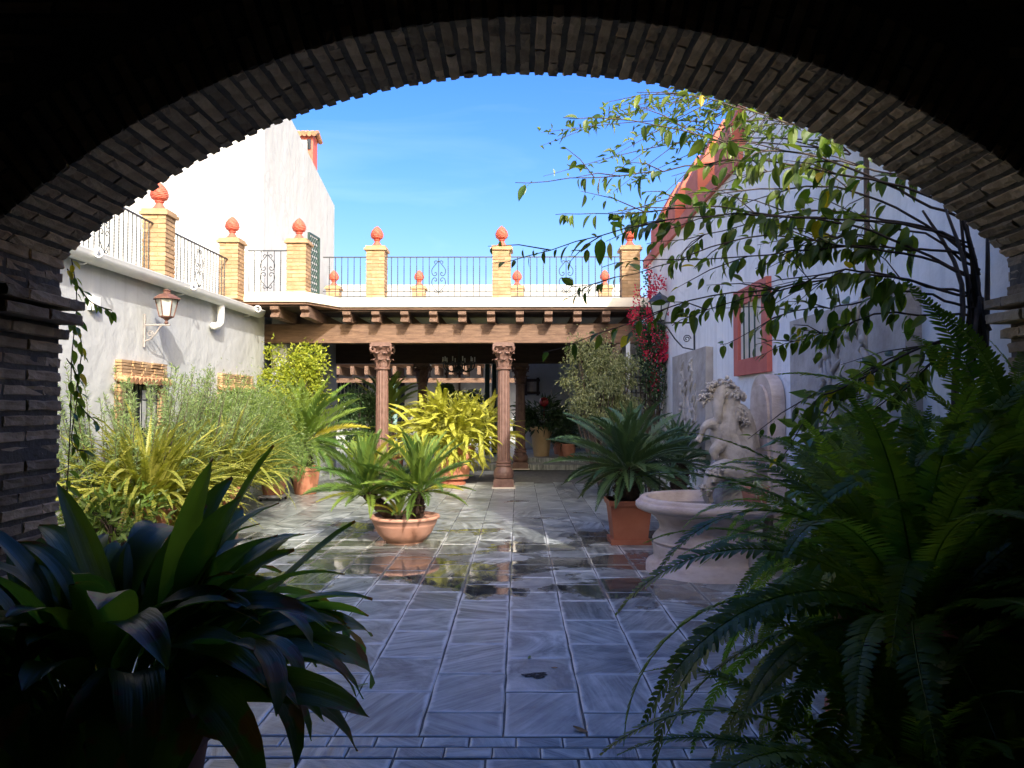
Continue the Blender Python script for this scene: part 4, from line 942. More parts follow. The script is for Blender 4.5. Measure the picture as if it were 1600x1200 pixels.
yy0, yy1 = 7.55, 8.25; zz = 1.62; arc = [((yy0 + yy1) / 2 + (yy1 - yy0) / 2 * math.cos(t), zz + (yy1 - yy0) / 2 * 0.8 * math.sin(t)) for t in [math.pi * i / 16 for i in range(17)]]
b.prism([(XR - 0.14, yy1, 0)] + [(XR - 0.14, y, z) for y, z in arc] + [(XR - 0.14, yy0, 0)], (0.13, 0, 0)); b.build('back_slab', M['travertine'], hs)
b = MB().prism([(XR - 0.13, yy1 - 0.06, 0)] + [(XR - 0.165, (yy0 + yy1) / 2 + (y - (yy0 + yy1) / 2) * 0.8, 0.1 + (z - 0.1) * 0.94) for y, z in arc] + [(XR - 0.165, yy0 + 0.06, 0)], (0.03, 0, 0)); b.build('back_slab_panel', M['travertine'], hs)
MB().lathe([(0.30, 0), (0.30, 0.3), (0.27, 0.4), (0.26, 0.8), (0.2, 1.0)], 20, (2.2, 7.95, 0), lambda a: 1 + 0.05 * math.sin(5 * a)).build('pedestal', M['carved'], hs)
# spider plant in a small pot on the basin's back rim
sp = thing('spider_plant', 'spider plant with thin pale striped leaves beside the horse sculpture', 'potted plant', (2.14, 7.0, 0))
MB().lathe([(0.16, 0), (0.13, 0.04), (0.07, 0.08), (0.06, 0.5), (0.12, 0.62), (0.13, 0.66)], 16, (2.14, 7.0, 0)).build('stand', M['carved'], sp)
pot(sp, (2.14, 7.0, 0.66), 0.13, 0.19, M['terra'])
b = MB(); 
for _ in range(80):
    a = rnd.uniform(0, 6.28); l = rnd.uniform(0.16, 0.36); e = rnd.uniform(0.2, 1.2); p = Vector((2.14, 7.0, 0.84)); d = Vector((math.cos(a) * math.cos(e), math.sin(a) * math.cos(e), math.sin(e))); s_ = Vector((-math.sin(a), math.cos(a), 0)) * 0.008
    vs = []
    for k in range(6):
        t = k / 5; q = p + d * l * t + Vector((math.cos(a), math.sin(a), 0)) * l * 0.5 * t * t - Vector((0, 0, 1)) * l * 0.75 * t * t; ww = s_ * (1 - t * 0.9); vs += [q - ww, q + ww]
    b.add(vs, [(2 * k, 2 * k + 1, 2 * k + 3, 2 * k + 2) for k in range(5)])
b.build('foliage', leaf('striped_pale_leaf', (0.22, 0.30, 0.10), (0.55, 0.58, 0.36), 0.3), sp)

# ================================================================ CYCADS
def caudex(parent, p0, p1, r_):
    b = MB(); n = 10; P0, P1 = Vector(p0), Vector(p1)
    b.tube([P0.lerp(P1, i / n) for i in range(n + 1)], [r_ * (0.8 + 0.25 * math.sin(math.pi * i / n)) for i in range(n + 1)], 10)
    for _ in range(150):
        t = rnd.random(); a = rnd.uniform(0, 6.28); c = P0.lerp(P1, t) + Vector((math.cos(a), math.sin(a), 0)) * r_ * 0.95; d = Vector((math.cos(a), math.sin(a), rnd.uniform(0.3, 1.1))).normalized()
        b.tube([c, c + d * r_ * 0.55], [r_ * 0.16, r_ * 0.04], 4)
    b.build('trunk', M['caudex'], parent)
bx_, by_ = at(627, 853, Z=0).x, 8.98
tb = thing('bowl_planter', 'wide pale terracotta bowl on the wet paving holding twin cycads', 'planter', (bx_, by_, 0))
pot(tb, (bx_, by_, 0), 0.40, 0.31, M['terrap'], [(0.52, 0), (0.54, 0.02), (0.53, 0.07), (0.6, 0.1), (0.78, 0.36), (0.89, 0.66), (0.91, 0.70), (0.905, 0.74), (0.93, 0.76), (0.95, 0.86), (0.99, 0.88), (1.02, 0.93), (1.0, 1.0), (0.93, 1.0), (0.9, 0.9)], 'bowl', n=40)
def cycad(label, base, crown, r_, n, L, meshes, seed, e1=-18, pot_=None, group='cycads', pw=0.9):
    t = thing('cycad', label, 'cycad', base, group)
    caudex(t, base, crown, r_); c = Vector(crown) - Vector(base)
    rosette(t, c, n, L, meshes, 84, e1, seed, pw=pw)
    return t
cA = at(573, 772, Y=8.95); cB = at(655, 768, Y=8.9)
cycad('leaning cycad in the terracotta bowl, on the side of the white wing', (bx_ - 0.12, by_, 0.27), cA, 0.075, 50, 0.74, CYC, 1)
cycad('leaning cycad in the terracotta bowl, on the side of the fountain', (bx_ + 0.12, by_ - 0.03, 0.27), cB, 0.075, 50, 0.74, CYC, 2)
cS = at(622, 802, Y=8.75); cycad('small young cycad between the two trunks in the bowl', (cS.x, 8.75, 0.27), (cS.x, 8.75, 0.34), 0.03, 20, 0.32, CYC, 3, 10)
def square_pot(label, c, w_, h, mat):
    t = thing('square_pot', label, 'pot', c); b = MB(); x, y, z = c
    lo = w_ * 0.40; hi = w_ * 0.5
    b.add([(x - lo, y - lo, z + 0.05), (x + lo, y - lo, z + 0.05), (x + lo, y + lo, z + 0.05), (x - lo, y + lo, z + 0.05), (x - hi, y - hi, z + h), (x + hi, y - hi, z + h), (x + hi, y + hi, z + h), (x - hi, y + hi, z + h)], [(3, 2, 1, 0), (4, 5, 6, 7), (0, 1, 5, 4), (1, 2, 6, 5), (2, 3, 7, 6), (3, 0, 4, 7)])
    b.build('body', mat, t); MB().box((x, y, z + h - 0.03), (w_ * 1.06, w_ * 1.06, 0.06)).build('rim', mat, t); MB().box((x, y, z + 0.025), (w_ * 0.95, w_ * 0.95, 0.05)).build('saucer', mat, t)
    return t
sx_, sy_ = at(985, 850, Z=0).x, 9.0
square_pot('tall square brown terracotta pot with saucer under the dark cycad', (sx_, sy_, 0), 0.48, 0.5, M['terrad'])
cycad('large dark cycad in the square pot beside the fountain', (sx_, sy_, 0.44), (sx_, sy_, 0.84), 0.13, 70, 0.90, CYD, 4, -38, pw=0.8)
x2, y2 = at(1062, 760, Y=10.6).x, 10.6
square_pot('square pot against the relief wall behind the dark cycad', (x2, y2, 0), 0.4, 0.45, M['terrad'])
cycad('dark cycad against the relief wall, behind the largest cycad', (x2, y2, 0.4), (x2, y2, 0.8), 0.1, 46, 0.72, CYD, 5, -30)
def round_pot(label, c, r_, h, mat, prof=None):
    t = thing('plant_pot', label, 'pot', c); pot(t, c, r_, h, mat, prof); return t
pL = at(478, 720, Y=14.0)
round_pot('terracotta pot under the bright cycad along the white wing', (pL.x, 14.0, 0), 0.27, 0.5, M['terra'])
cycad('bright green cycad spreading beside the lime shrub near the white wing', (pL.x, 14.0, 0.44), at(474, 692, Y=14.0), 0.12, 62, 1.2, CYC, 6, -35)
pM = at(612, 660, Y=17.4)
round_pot('terracotta pot behind the porch column', (pM.x, 17.4, 0), 0.3, 0.55, M['terra'])
cycad('tall cycad spreading behind the porch column', (pM.x, 17.4, 0.48), at(605, 652, Y=17.4), 0.12, 42, 1.05, CYC, 7, 5)

# ================================================================ FERNS
def fern(label, c, n, L, meshes, seed, e0=85, e1=-25, potr=0.26, poth=0.5, pm='terra', stand=0.0, pw=1.0, cat='fern', rootr=0.1):
    t = thing('fern', label, cat, (c[0], c[1], 0)); x, y, z = c
    pb_ = z - 0.05 - poth
    if pb_ > 0.04: MB().lathe([(0.2, 0), (0.2, 0.05), (0.1, 0.09), (0.08, pb_ * 0.8), (0.17, pb_ - 0.03), (0.17, pb_)], 14, (x, y, 0)).build('stand', M['terrad'], t)
    else: poth = z - 0.05; pb_ = 0.0
    pot(t, (x, y, pb_), potr, poth, M[pm])
    rosette(t, (0, 0, z - 0.06), n, L, meshes, e0, e1, seed, pw=pw, rootr=rootr, jit=14, lj=0.25)
    return t
gf = at(708, 680, Y=15.75)
gt2 = fern('huge golden yellow fern glowing between the porch columns', (gf.x, 15.75, 0.75), 60, 0.9, GOL, 11, 84, 15, 0.34, 0.6, rootr=0.6, pw=0.85)
r = random.Random(77)
for i in range(238):                         # a mound of arching fronds
    az = r.uniform(3.0, 6.4) if i % 3 else r.uniform(0, 6.2832); th = math.asin(r.uniform(-0.75, 1.0)); nrm = Vector((math.cos(az) * math.cos(th), math.sin(az) * math.cos(th), math.sin(th)))
    k_ = r.uniform(0.55, 0.95); c_ = Vector((0.82 * nrm.x * k_, 0.62 * nrm.y * k_, 0.92 + 0.62 * nrm.z * k_)); d_ = (nrm * 0.8 + Vector((r.gauss(0, 0.45), r.gauss(0, 0.3), r.gauss(0.1, 0.4)))).normalized()
    m = Matrix.Translation(c_) @ Matrix.Rotation(math.atan2(d_.y, d_.x), 4, 'Z') @ Matrix.Rotation(-math.asin(d_.z), 4, 'Y') @ Matrix.Rotation(R(r.uniform(-60, 60)), 4, 'X') @ Matrix.Scale(r.uniform(0.36, 0.62), 4)
    inst('frond', r.choice(GOL), gt2, m)
P, O, cc = cloud_pts((gf.x, 15.75, 0.92), (0.72, 0.55, 0.58), 4200, 60, 0.35, 0.3, 78); b = MB(); leaf_cloud(b, P, O + rng.normal(size=P.shape) * 0.6, rng.uniform(0.08, 0.15, len(P)), 0.028, hang=0.2); b.build('inner_foliage', M['goldg'], gt2, kind='stuff'); gt2.scale = (1.3, 1.12, 1.13)
fern('yellow-green sword fern with upright fronds beside the feathery bush', (-4.0, 10.4, 0.55), 240, 1.0, GOG, 12, 89, 20, 0.27, 0.45, pw=0.9, rootr=0.3)
fern('spreading yellow-green fern at the end of the white wing, by the arch', (-4.1, 8.5, 0.55), 290, 1.05, GOG, 13, 86, 0, 0.3, 0.5, pw=0.9, rootr=0.35)
fern('low yellow-green fern under the rosemary by the white wing', (-4.2, 9.4, 0.5), 200, 0.95, GOG, 14, 85, 0, 0.28, 0.45, rootr=0.3)
# foreground ferns in the shade of the passage
fern('big dark sword fern inside the arch, fronds arching over the paving', (1.42, 2.75, 0.86), 120, 1.0, FER, 15, 80, -45, 0.28, 0.4, 'terrad', pw=0.9, rootr=0.22)
fern('tall sword fern against the arch pier below the climber trunk', (1.98, 3.12, 1.2), 95, 0.9, FER, 16, 88, -35, 0.26, 0.4, 'terrad', rootr=0.2)
fern('low dark sword fern at the passage edge below the biggest fern', (1.15, 2.25, 0.42), 60, 0.8, FER, 17, 75, -20, 0.26, 0.36, 'terrad', rootr=0.2)

fern('sword fern just outside the arch, fronds reaching towards the basin', (1.76, 3.95, 0.82), 110, 0.86, FER, 18, 84, -35, 0.27, 0.4, 'terrad', rootr=0.22)
# ================================================================ BUSHES
def shrub(name, label, cat, base, c, rad, n, L, W, mat, k=40, clump=0.3, shell=0.45, seed=1, stems=14, stem_r=0.012, out=0.6, hang=0.0, group=None):
    t = thing(name, label, cat, base, group); P, O, cc = cloud_pts(c, rad, n, k, clump, shell, seed)
    r = np.random.default_rng(seed + 5); D = O * out + r.normal(size=P.shape) * 0.6 + np.array([0, 0, -hang])
    keep = P[:, 2] > base[2] + 0.03; b = MB(); leaf_cloud(b, P[keep], D[keep], L * r.uniform(0.6, 1.25, keep.sum()), W * r.uniform(0.7, 1.2, keep.sum())); b.build('foliage', mat, t)
    b = MB(); B0 = Vector(base)
    for q in cc[:stems]:
        q = Vector(q); m_ = B0.lerp(q, 0.5) + Vector((rnd.uniform(-.08, .08), rnd.uniform(-.08, .08), 0.1)); b.tube(smooth_path([tuple(B0), tuple(m_), tuple(q)], 4), list(np.linspace(stem_r, stem_r * 0.3, 9)), 5)
    b.build('stems', M['twig'], t); return t
pA = at(436, 775, Y=13.3)
ap = thing('plant_pot', 'weathered terracotta pot on castors under the feathery green bush', 'pot', (pA.x, 13.0, 0)); pot(ap, (pA.x, 13.0, 0.1), 0.24, 0.36, M['terra'])
MB().box((pA.x, 13.0, 0.08), (0.4, 0.4, 0.04)).build('trolley', M['greymetal'], ap)
for s1 in (-1, 1):
    for s2 in (-1, 1): MB().tube([(pA.x + s1 * 0.16 - 0.015, 13 + s2 * 0.16, 0.03), (pA.x + s1 * 0.16 + 0.015, 13 + s2 * 0.16, 0.03)], 0.03, 10).build('castor', M['iron'], ap)
shrub('feathery_bush', 'dense feathery green bush spilling over its pot beside the white wing', 'shrub', (pA.x - 0.05, 13.0, 0.4), (-4.2, 12.0, 1.02), (0.85, 1.3, 0.92), 42000, 0.075, 0.011, M['aspar'], 90, 0.32, 0.5, 21, 30, 0.008, 0.8)
shrub('feathery_bush', 'rounded feathery bush below the second brick-framed window', 'shrub', (-4.35, 11.1, 0), (-4.35, 11.1, 0.85), (0.7, 0.9, 0.75), 22000, 0.07, 0.011, M['aspar'], 60, 0.3, 0.5, 22, 24, 0.008, 0.8)
# rosemary: upright stems set with needles
def rosemary(label, c, n, h, seed, spread=0.45):
    t = thing('rosemary_bush', label, 'shrub', c, 'upright grey-green bushes'); r = np.random.default_rng(seed); b = MB(); s = MB(); c = np.array(c)
    for i in range(n):
        a = r.uniform(0, 6.28); q = spread * math.sqrt(r.random()); b0 = c + np.array([math.cos(a) * q * 0.5, math.sin(a) * q * 0.5, 0]); hh = h * r.uniform(0.55, 1.08)
        tip = b0 + np.array([math.cos(a) * q * 0.8 + r.normal() * 0.06, math.sin(a) * q * 0.8 + r.normal() * 0.06, hh]); s.tube([tuple(b0), tuple((b0 + tip) / 2 + r.normal(size=3) * 0.02), tuple(tip)], [0.007, 0.005, 0.002], 4)
        m_ = 170; tt = 0.25 + 0.75 * r.random((m_, 1)); P = b0 + (tip - b0) * tt; D = unit(r.normal(size=(m_, 3))) + np.array([0, 0, 0.9]); leaf_cloud(b, P, D, r.uniform(0.04, 0.085, m_), 0.011)
    b.build('foliage', M['rose'], t); s.build('stems', M['twig'], t)
rosemary('grey-green rosemary below the brick-framed window by the wall lantern', (-4.5, 10.1, 0), 130, 1.9, 31, 0.95)
rosemary('tall rosemary beside the arch, against the white wing', (-4.55, 8.9, 0), 120, 1.9, 32, 0.9)
rosemary('low rosemary between the brick-framed windows', (-4.6, 11.3, 0), 110, 1.7, 39, 0.9)
shrub('wispy_shrub', 'thin wispy shrub of bare curling twigs against the white wing', 'shrub', (-4.7, 11.3, 0), (-4.66, 11.5, 1.75), (0.25, 0.75, 0.62), 900, 0.05, 0.014, M['aspar'], 70, 0.2, 0.3, 33, 70, 0.006, 0.8)
pY = at(462, 610, Y=14.35)
shrub('lime_shrub', 'bright lime-green climbing shrub at the corner of the white wing', 'shrub', (pY.x, 14.35, 0), (pY.x, 14.35, 2.0), (0.74, 0.4, 0.82), 5200, 0.075, 0.045, M['lime'], 60, 0.24, 0.4, 34, 40, 0.014, 0.5, 0.3)
shrub('dark_shrub', 'dense dark green shrub in the porch shade behind the bright cycad', 'shrub', (at(565, 650, Y=16.6).x, 16.6, 0), (at(568, 650, Y=16.6).x, 16.6, 1.2), (0.55, 0.5, 0.75), 7000, 0.07, 0.045, M['deep'], 50, 0.3, 0.5, 35, 20)
shrub('lime_shrub', 'small yellow-green shrub low in front of the dark shrub', 'shrub', (at(575, 680, Y=16.0).x, 16.0, 0), (at(575, 680, Y=16.0).x, 16.0, 0.55), (0.45, 0.35, 0.42), 1400, 0.07, 0.04, M['lime'], 30, 0.3, 0.4, 36, 14)
shrub('leafy_plant', 'low leafy plant with broad pale leaves near the foot of the arch', 'plant', (-4.0, 7.6, 0), (-4.0, 7.6, 0.42), (0.55, 0.5, 0.4), 700, 0.14, 0.045, M['mid'], 40, 0.3, 0.4, 37, 20)
shrub('leafy_plant', 'broad-leaved plant between the spreading fern and the sword fern', 'plant', (-3.75, 9.0, 0), (-3.75, 9.0, 0.3), (0.4, 0.5, 0.3), 420, 0.13, 0.04, M['goldg'], 30, 0.3, 0.4, 38, 16)
pF = at(938, 600, Y=13.3)
fic = shrub('ficus_tree', 'pale grey-green weeping tree in front of the porch beam', 'tree', (pF.x + 0.05, 13.3, 0), (pF.x, 13.3, 2.02), (0.70, 0.55, 0.80), 15000, 0.06, 0.024, M['ficus'], 90, 0.22, 0.42, 41, 60, 0.022, 0.35, 0.9)
b = MB()
for i in range(4): a = i * 1.6; b.tube([(pF.x + 0.05, 13.3, 0), (pF.x + 0.06 * math.cos(a), 13.3 + 0.06 * math.sin(a), 0.6), (pF.x + 0.2 * math.cos(a), 13.3 + 0.2 * math.sin(a), 1.7)], [0.03, 0.024, 0.012], 7)
b.build('trunk', M['bark'], fic)
# bougainvillea on the lattice
bo_ = shrub('bougainvillea', 'crimson bougainvillea climbing the post by the lattice gate', 'climber', (2.35, 13.9, 0), (at(1022, 560, Y=13.7).x, 13.75, 2.6), (0.34, 0.3, 1.3), 3800, 0.06, 0.036, M['deep'], 60, 0.26, 0.3, 42, 46, 0.012, 0.6, 0.4)
P, O, cc = cloud_pts((at(1022, 500, Y=13.5).x, 13.55, 3.0), (0.42, 0.28, 0.95), 1300, 34, 0.17, 0.55, 43); b = MB(); leaf_cloud(b, P, O + rng.normal(size=P.shape) * 0.7, rng.uniform(0.03, 0.055, len(P)), 0.035); b.build('flowers', M['boug'], bo_)
# porch interior plants
cp = at(846, 713, Z=0.255); cpx, cpy = cp.x, 20.9
t = thing('tall_pot', 'tall ochre tapered pot standing inside the porch', 'pot', (cpx, cpy, 0.255)); pot(t, (cpx, cpy, 0.255), 0.31, 0.80, M['creampot'], [(0.66, 0), (0.68, 0.02), (0.94, 0.88), (1.0, 0.9), (1.0, 0.97), (0.97, 1.0), (0.88, 1.0), (0.86, 0.92)])
shrub('leafy_plant', 'dark glossy plant drooping from the ochre pot', 'plant', (cpx, cpy, 0.98), (cpx, cpy, 1.3), (0.72, 0.6, 0.42), 900, 0.26, 0.07, M['deep'], 40, 0.3, 0.4, 44, 26, 0.01, 0.9, 0.3)
rb = MB(); rc = at(850, 628, Y=20.5); rb.lathe([(0.13 * math.sin(i * math.pi / 12), -0.13 * math.cos(i * math.pi / 12)) for i in range(13)], 18, rc); rb.tube([(rc.x, rc.y, 1.3), (rc.x, rc.y, rc.z - 0.1)], 0.012, 6)
tag(rb.build('red_ball', M['boug'] if False else surf('glossy_red_glaze', (0.22, 0.012, 0.015), (0.30, 0.02, 0.02), 3, 0.2, 0.02), None, True), 'glossy dark red ball on a stick above the ochre pot', 'ornament')
for i, px in enumerate((874, 881, 889)):
    q = at(px, 695, Y=21.8 - i * 0.7); round_pot(('terracotta pot at the inner end of the row along the inner wall', 'middle terracotta pot of the row along the inner wall', 'terracotta pot at the step end of the row along the inner wall')[i], (q.x, q.y, 0.255), 0.2, 0.36, M['terra'])['group'] = 'pots along the inner wall'
    shrub('leafy_plant', ('dark leafy plant in the innermost pot of the wall row', 'dark leafy plant in the middle pot of the wall row', 'dark leafy plant in the row pot next to the step')[i], 'plant', (q.x, q.y, 0.55), (q.x, q.y, 0.95), (0.42, 0.42, 0.4), 420, 0.17, 0.055, M['deep'], 26, 0.3, 0.4, 45 + i, 14, group='plants along the inner wall')
# monstera
mo = at(718, 612, Y=18.6); mt_ = thing('monstera', 'monstera with big split leaves behind the golden fern', 'plant', (mo.x, 18.6, 0)); pot(mt_, (mo.x, 18.6, 0), 0.3, 0.5, M['terra'])
b = MB(); lv = MB()
for i in range(22):
    a = i * 2.4; e = rnd.uniform(0.2, 1.2); l = rnd.uniform(0.5, 0.75); p0 = Vector((mo.x, 18.6, 0.45)); p1 = Vector((mo.x + 0.55 * math.cos(a) * rnd.random(), 18.6 + 0.4 * math.sin(a) * rnd.random(), rnd.uniform(1.4, 2.15)))
    b.tube([p0, p0.lerp(p1, 0.5) + Vector((0, 0, 0.2)), p1], 0.012, 5)
    ax = Vector((math.cos(a), math.sin(a) - 0.8, -0.9)).normalized(); sd = ax.cross(Vector((0, -1, 0.5))).normalized(); W = 0.21
    for s_ in (-1, 1):
        for k in range(6):
            t0 = k / 6; q0 = p1 + ax * 0.42 * t0; q1 = p1 + ax * 0.42 * (t0 + 0.12); o_ = sd * s_ * W * math.sin(0.5 + 2.3 * t0)
            lv.add([q0, q0 + o_ + ax * 0.05, q1 + o_ * 0.95 + ax * 0.05, q1], [(0, 1, 2, 3)])
b.build('stems', M['twig'], mt_); lv.build('leaves', M['deep'], mt_)
# chandelier
hc = at(717, 560, Y=17.4); chd = thing('chandelier', 'dark iron candle chandelier hanging under the porch ceiling', 'chandelier', (hc.x, 17.4, hc.z))
b = MB(); zt = hc.z - 0.14; b.tube([(hc.x, 17.4, 3.38), (hc.x, 17.4, zt - 0.05)], 0.012, 6); b.lathe([(0.0, -0.16), (0.05, -0.1), (0.03, -0.02), (0.06, 0.04), (0.02, 0.12)], 10, (hc.x, 17.4, zt)); b.build('stem', M['iron'], chd)
for k in range(10):
    a = k * math.pi / 5; d = Vector((math.cos(a), math.sin(a), 0)); q = Vector((hc.x, 17.4, zt))
    am = MB().tube(smooth_path([tuple(q), tuple(q + d * 0.16 + Vector((0, 0, -0.16))), tuple(q + d * 0.32 + Vector((0, 0, -0.1))), tuple(q + d * 0.36 + Vector((0, 0, 0.04)))], 4), 0.014, 5).lathe([(0.015, 0.03), (0.045, 0.05), (0.045, 0.06)], 8, q + d * 0.36).build('arm', M['iron'], chd)
    MB().tube([q + d * 0.36 + Vector((0, 0, 0.06)), q + d * 0.36 + Vector((0, 0, 0.17))], 0.015, 6).build('candle', M['pipe'], am)
MB().tube([(hc.x + 0.34 * math.cos(t), 17.4 + 0.34 * math.sin(t), zt + 0.02) for t in [i * math.pi / 12 for i in range(25)]], 0.012, 5, False).build('hoop', M['iron'], chd)

# ================================================================ ASPIDISTRA in the passage
def aspi_mesh(L, W, pet, a0, a1, seed, curl=0.25):
    r = random.Random(seed); n = 14; m = 4; pts = []; p = Vector((0, 0, 0)); d = []; Lt = L + pet
    for i in range(n + 1):
        a = R(a0 + (a1 - a0) * (i / n) ** 1.5); pts.append(p.copy()); d.append(Vector((math.cos(a), 0, math.sin(a)))); p = p + d[-1] * Lt / n
    b = MB(); vs = []; ph = r.uniform(0, 6)
    for i in range(n + 1):
        t = i / n; s_ = max(0.0, (t - pet / Lt) / (1 - pet / Lt)); w_ = 0.006 + W / 2 * (math.sin(math.pi * min(1, s_ ** 0.8)) ** 0.7 if s_ > 0 else 0); w_ = w_ if i < n else 0.002
        up = Vector((-d[i].z, 0, d[i].x))
        for k in range(m + 1):
            u = (k / m - 0.5) * 2; z = curl * w_ * abs(u) + 0.006 * math.sin(ph + t * 9 + u * 2) * (abs(u) > 0.8)
            vs.append(pts[i] + Vector((0, 1, 0)) * u * w_ + up * z)
    fs = [(i * (m + 1) + k, i * (m + 1) + k + 1, (i + 1) * (m + 1) + k + 1, (i + 1) * (m + 1) + k) for i in range(n) for k in range(m)]
    b.add(vs, fs); return b.mesh('leaf', M['aspi'], True)
ASP = [aspi_mesh(0.60, 0.125, 0.32, a0, a1, s) for s, (a0, a1) in enumerate(((4, -12), (8, -100), (10, -135), (6, -80), (8, -120), (5, -60)))]
asx, asy = -1.33, 2.5
asp = thing('aspidistra', 'big dark aspidistra with broad drooping leaves inside the arch', 'potted plant', (asx, asy, 0)); pot(asp, (asx, asy, 0), 0.34, 0.58, M['terrad'])
r = random.Random(5)
for i in range(190):
    t = (i + 0.5) / 190; az = R(i * 137.508); el = R(86 - 56 * t ** 0.9 + r.uniform(-10, 10))
    me = r.choice(ASP[1:]); q = 0.24 * math.sqrt(r.random())
    mtx = Matrix.Translation((q * math.cos(az), q * math.sin(az), 0.52)) @ Matrix.Rotation(az, 4, 'Z') @ Matrix.Rotation(-el, 4, 'Y') @ Matrix.Rotation(R(r.uniform(-45, 45)), 4, 'X') @ Matrix.Scale(r.uniform(0.72, 1.0), 4)
    inst('leaf', me, asp, mtx)
ASPT = aspi_mesh(0.60, 0.088, 0.32, 4, -14, 9)
for px, py, Yb, roll in ((408, 690, 2.6, 25), (320, 712, 2.55, -30), (540, 803, 2.6, 15), (98, 745, 2.75, 0)):     # the tall leaves that rise clear of the clump
    tipp = at(px, py, Y=Yb); basep = Vector((asx + 0.1, asy + 0.05, 0.46)); d = tipp - basep; L_d = d.length / 0.915
    az = math.atan2(d.y, d.x); el = math.asin(d.z / d.length)
    inst('leaf', ASPT, asp, Matrix.Translation(basep - Vector((asx, asy, 0))) @ Matrix.Rotation(az, 4, 'Z') @ Matrix.Rotation(-el, 4, 'Y') @ Matrix.Rotation(R(roll), 4, 'X') @ Matrix.Scale(L_d, 4))

# ================================================================ CLIMBER over the courtyard, rooted by the pier
def big_leaf(seed, L=1.0, W=0.40):
    r = random.Random(seed); n = 6; vs = []; bend = r.uniform(0.15, 0.5); curl = r.uniform(0.15, 0.4); b = MB()
    for i in range(n + 1):
        t = i / n; w_ = W / 2 * (math.sin(math.pi * (0.06 + 0.94 * t) ** 0.85) ** 0.85 if 0 < i < n else 0.03); z = -bend * t * t * 0.5
        for u in (-1, -0.5, 0, 0.5, 1): vs.append((0.12 + t * 0.88, u * w_, z + abs(u) * curl * w_))
    for i in range(n):
        for k in range(4): b.f.append((i * 5 + k, i * 5 + k + 1, (i + 1) * 5 + k + 1, (i + 1) * 5 + k)); b.mi.append(0)
    b.v = vs; b.tube([(0, 0, 0), (0.06, 0, 0.005), (0.13, 0, 0)], 0.012, 4); return b.mesh('leaf', M['vine'], True)
BL = [big_leaf(s) for s in range(6)]
vt = thing('climber', 'woody climber arching from the pier with large drooping leaves', 'climber', (2.42, 4.1, 0))
V0 = Vector((2.42, 4.1, 0)); r = random.Random(12)
tr = MB()
for k in range(4):
    a = k * 1.5; tr.tube(smooth_path([(2.42, 4.1, 0), (2.40 + 0.05 * math.cos(a), 4.1 + 0.05 * math.sin(a), 0.8), (2.38 + 0.07 * math.cos(a + 1), 4.08 + 0.06 * math.sin(a + 1), 1.6), (2.40 + 0.07 * math.cos(a + 2), 4.05, 2.2), (2.30 + 0.12 * math.cos(a + 2), 4.05 + 0.1 * math.sin(a), 2.62)], 4), list(np.linspace(0.034, 0.006, 17)), 7)
tr.build('trunk', M['bark'], vt, True)
branches = []
specs = [((1500, 330), (1200, 255), (805, 292)), ((1510, 350), (1230, 240), (880, 182)), ((1525, 430), (1180, 330), (772, 408)), ((1515, 380), (1150, 330), (868, 340)), ((1495, 300), (1300, 205), (995, 142)),
         ((1530, 460), (1240, 440), (848, 548)), ((1530, 440), (1220, 370), (890, 455)), ((1535, 470), (1300, 430), (1050, 510)), ((1530, 480), (1330, 470), (1125, 535)), ((1520, 400), (1300, 330), (1010, 385)),
         ((1535, 500), (1350, 500), (1190, 560)), ((1530, 420), (1370, 360), (1180, 415)), ((1500, 320), (1350, 260), (1130, 275)), ((1540, 520), (1400, 560), (1240, 640)), ((1540, 530), (1430, 590), (1330, 690)), ((1535, 520), (1300, 610), (1215, 720)),
         ((1525, 410), (1330, 390), (940, 420)), ((1520, 390), (1260, 290), (960, 330))]
leafpts = []
for k, (p0, p1, p2) in enumerate(specs):
    y0 = 4.05; y2 = r.uniform(4.1, 4.9); ym = (y0 + y2) / 2
    pts = smooth_path([tuple(at(*p0, Y=y0)), tuple(at((p0[0] + p1[0]) / 2 + 10, (p0[1] + p1[1]) / 2 - 14, Y=y0 + 0.05)), tuple(at(*p1, Y=ym)), tuple(at((p1[0] + p2[0]) / 2, (p1[1] + p2[1]) / 2 - 8, Y=(ym + y2) / 2)), tuple(at(*p2, Y=y2))], 6)
    pts = [p + Vector((0, 0, 0.02 * math.sin(k * 2 + q * 0.6) + r.uniform(-0.008, 0.008))) for q, p in enumerate(pts)]
    pts = [Vector((2.40 + r.uniform(-.05, .05), 4.05 + r.uniform(-.05, .05), r.uniform(1.7, 2.25)))] + pts
    MB().tube(pts, list(np.linspace(0.0085, 0.002, len(pts))), 5).build('branch', M['twig'], vt, True)
    seg = len(pts)
    for q in range(int(seg * 1.25)):
        x = r.uniform(0.28, 0.99) * (seg - 1); i = int(x); leafpts.append((pts[i].lerp(pts[min(i + 1, seg - 1)], x - i), pts[min(i + 1, seg - 1)] - pts[i], (x / seg)))
    for q in range(5):                       # side twigs with small leaves
        x = r.uniform(0.35, 0.9) * (seg - 1); i = int(x); s0 = pts[i]; d = (pts[i + 1] - pts[i]).normalized(); e = s0 + d * r.uniform(0.15, 0.4) + Vector((r.uniform(-.1, .1), r.uniform(-.2, .2), r.uniform(-.16, .16)))
        MB().tube([s0, s0.lerp(e, 0.5) + Vector((0, 0, 0.02)), e], [0.004, 0.003, 0.0015], 4).build('twig', M['twig'], vt)
        for u in range(6): leafpts.append((s0.lerp(e, (u + 0.6) / 6), d, 0.99))
r.shuffle(leafpts); sm = MB(); cnt = 0
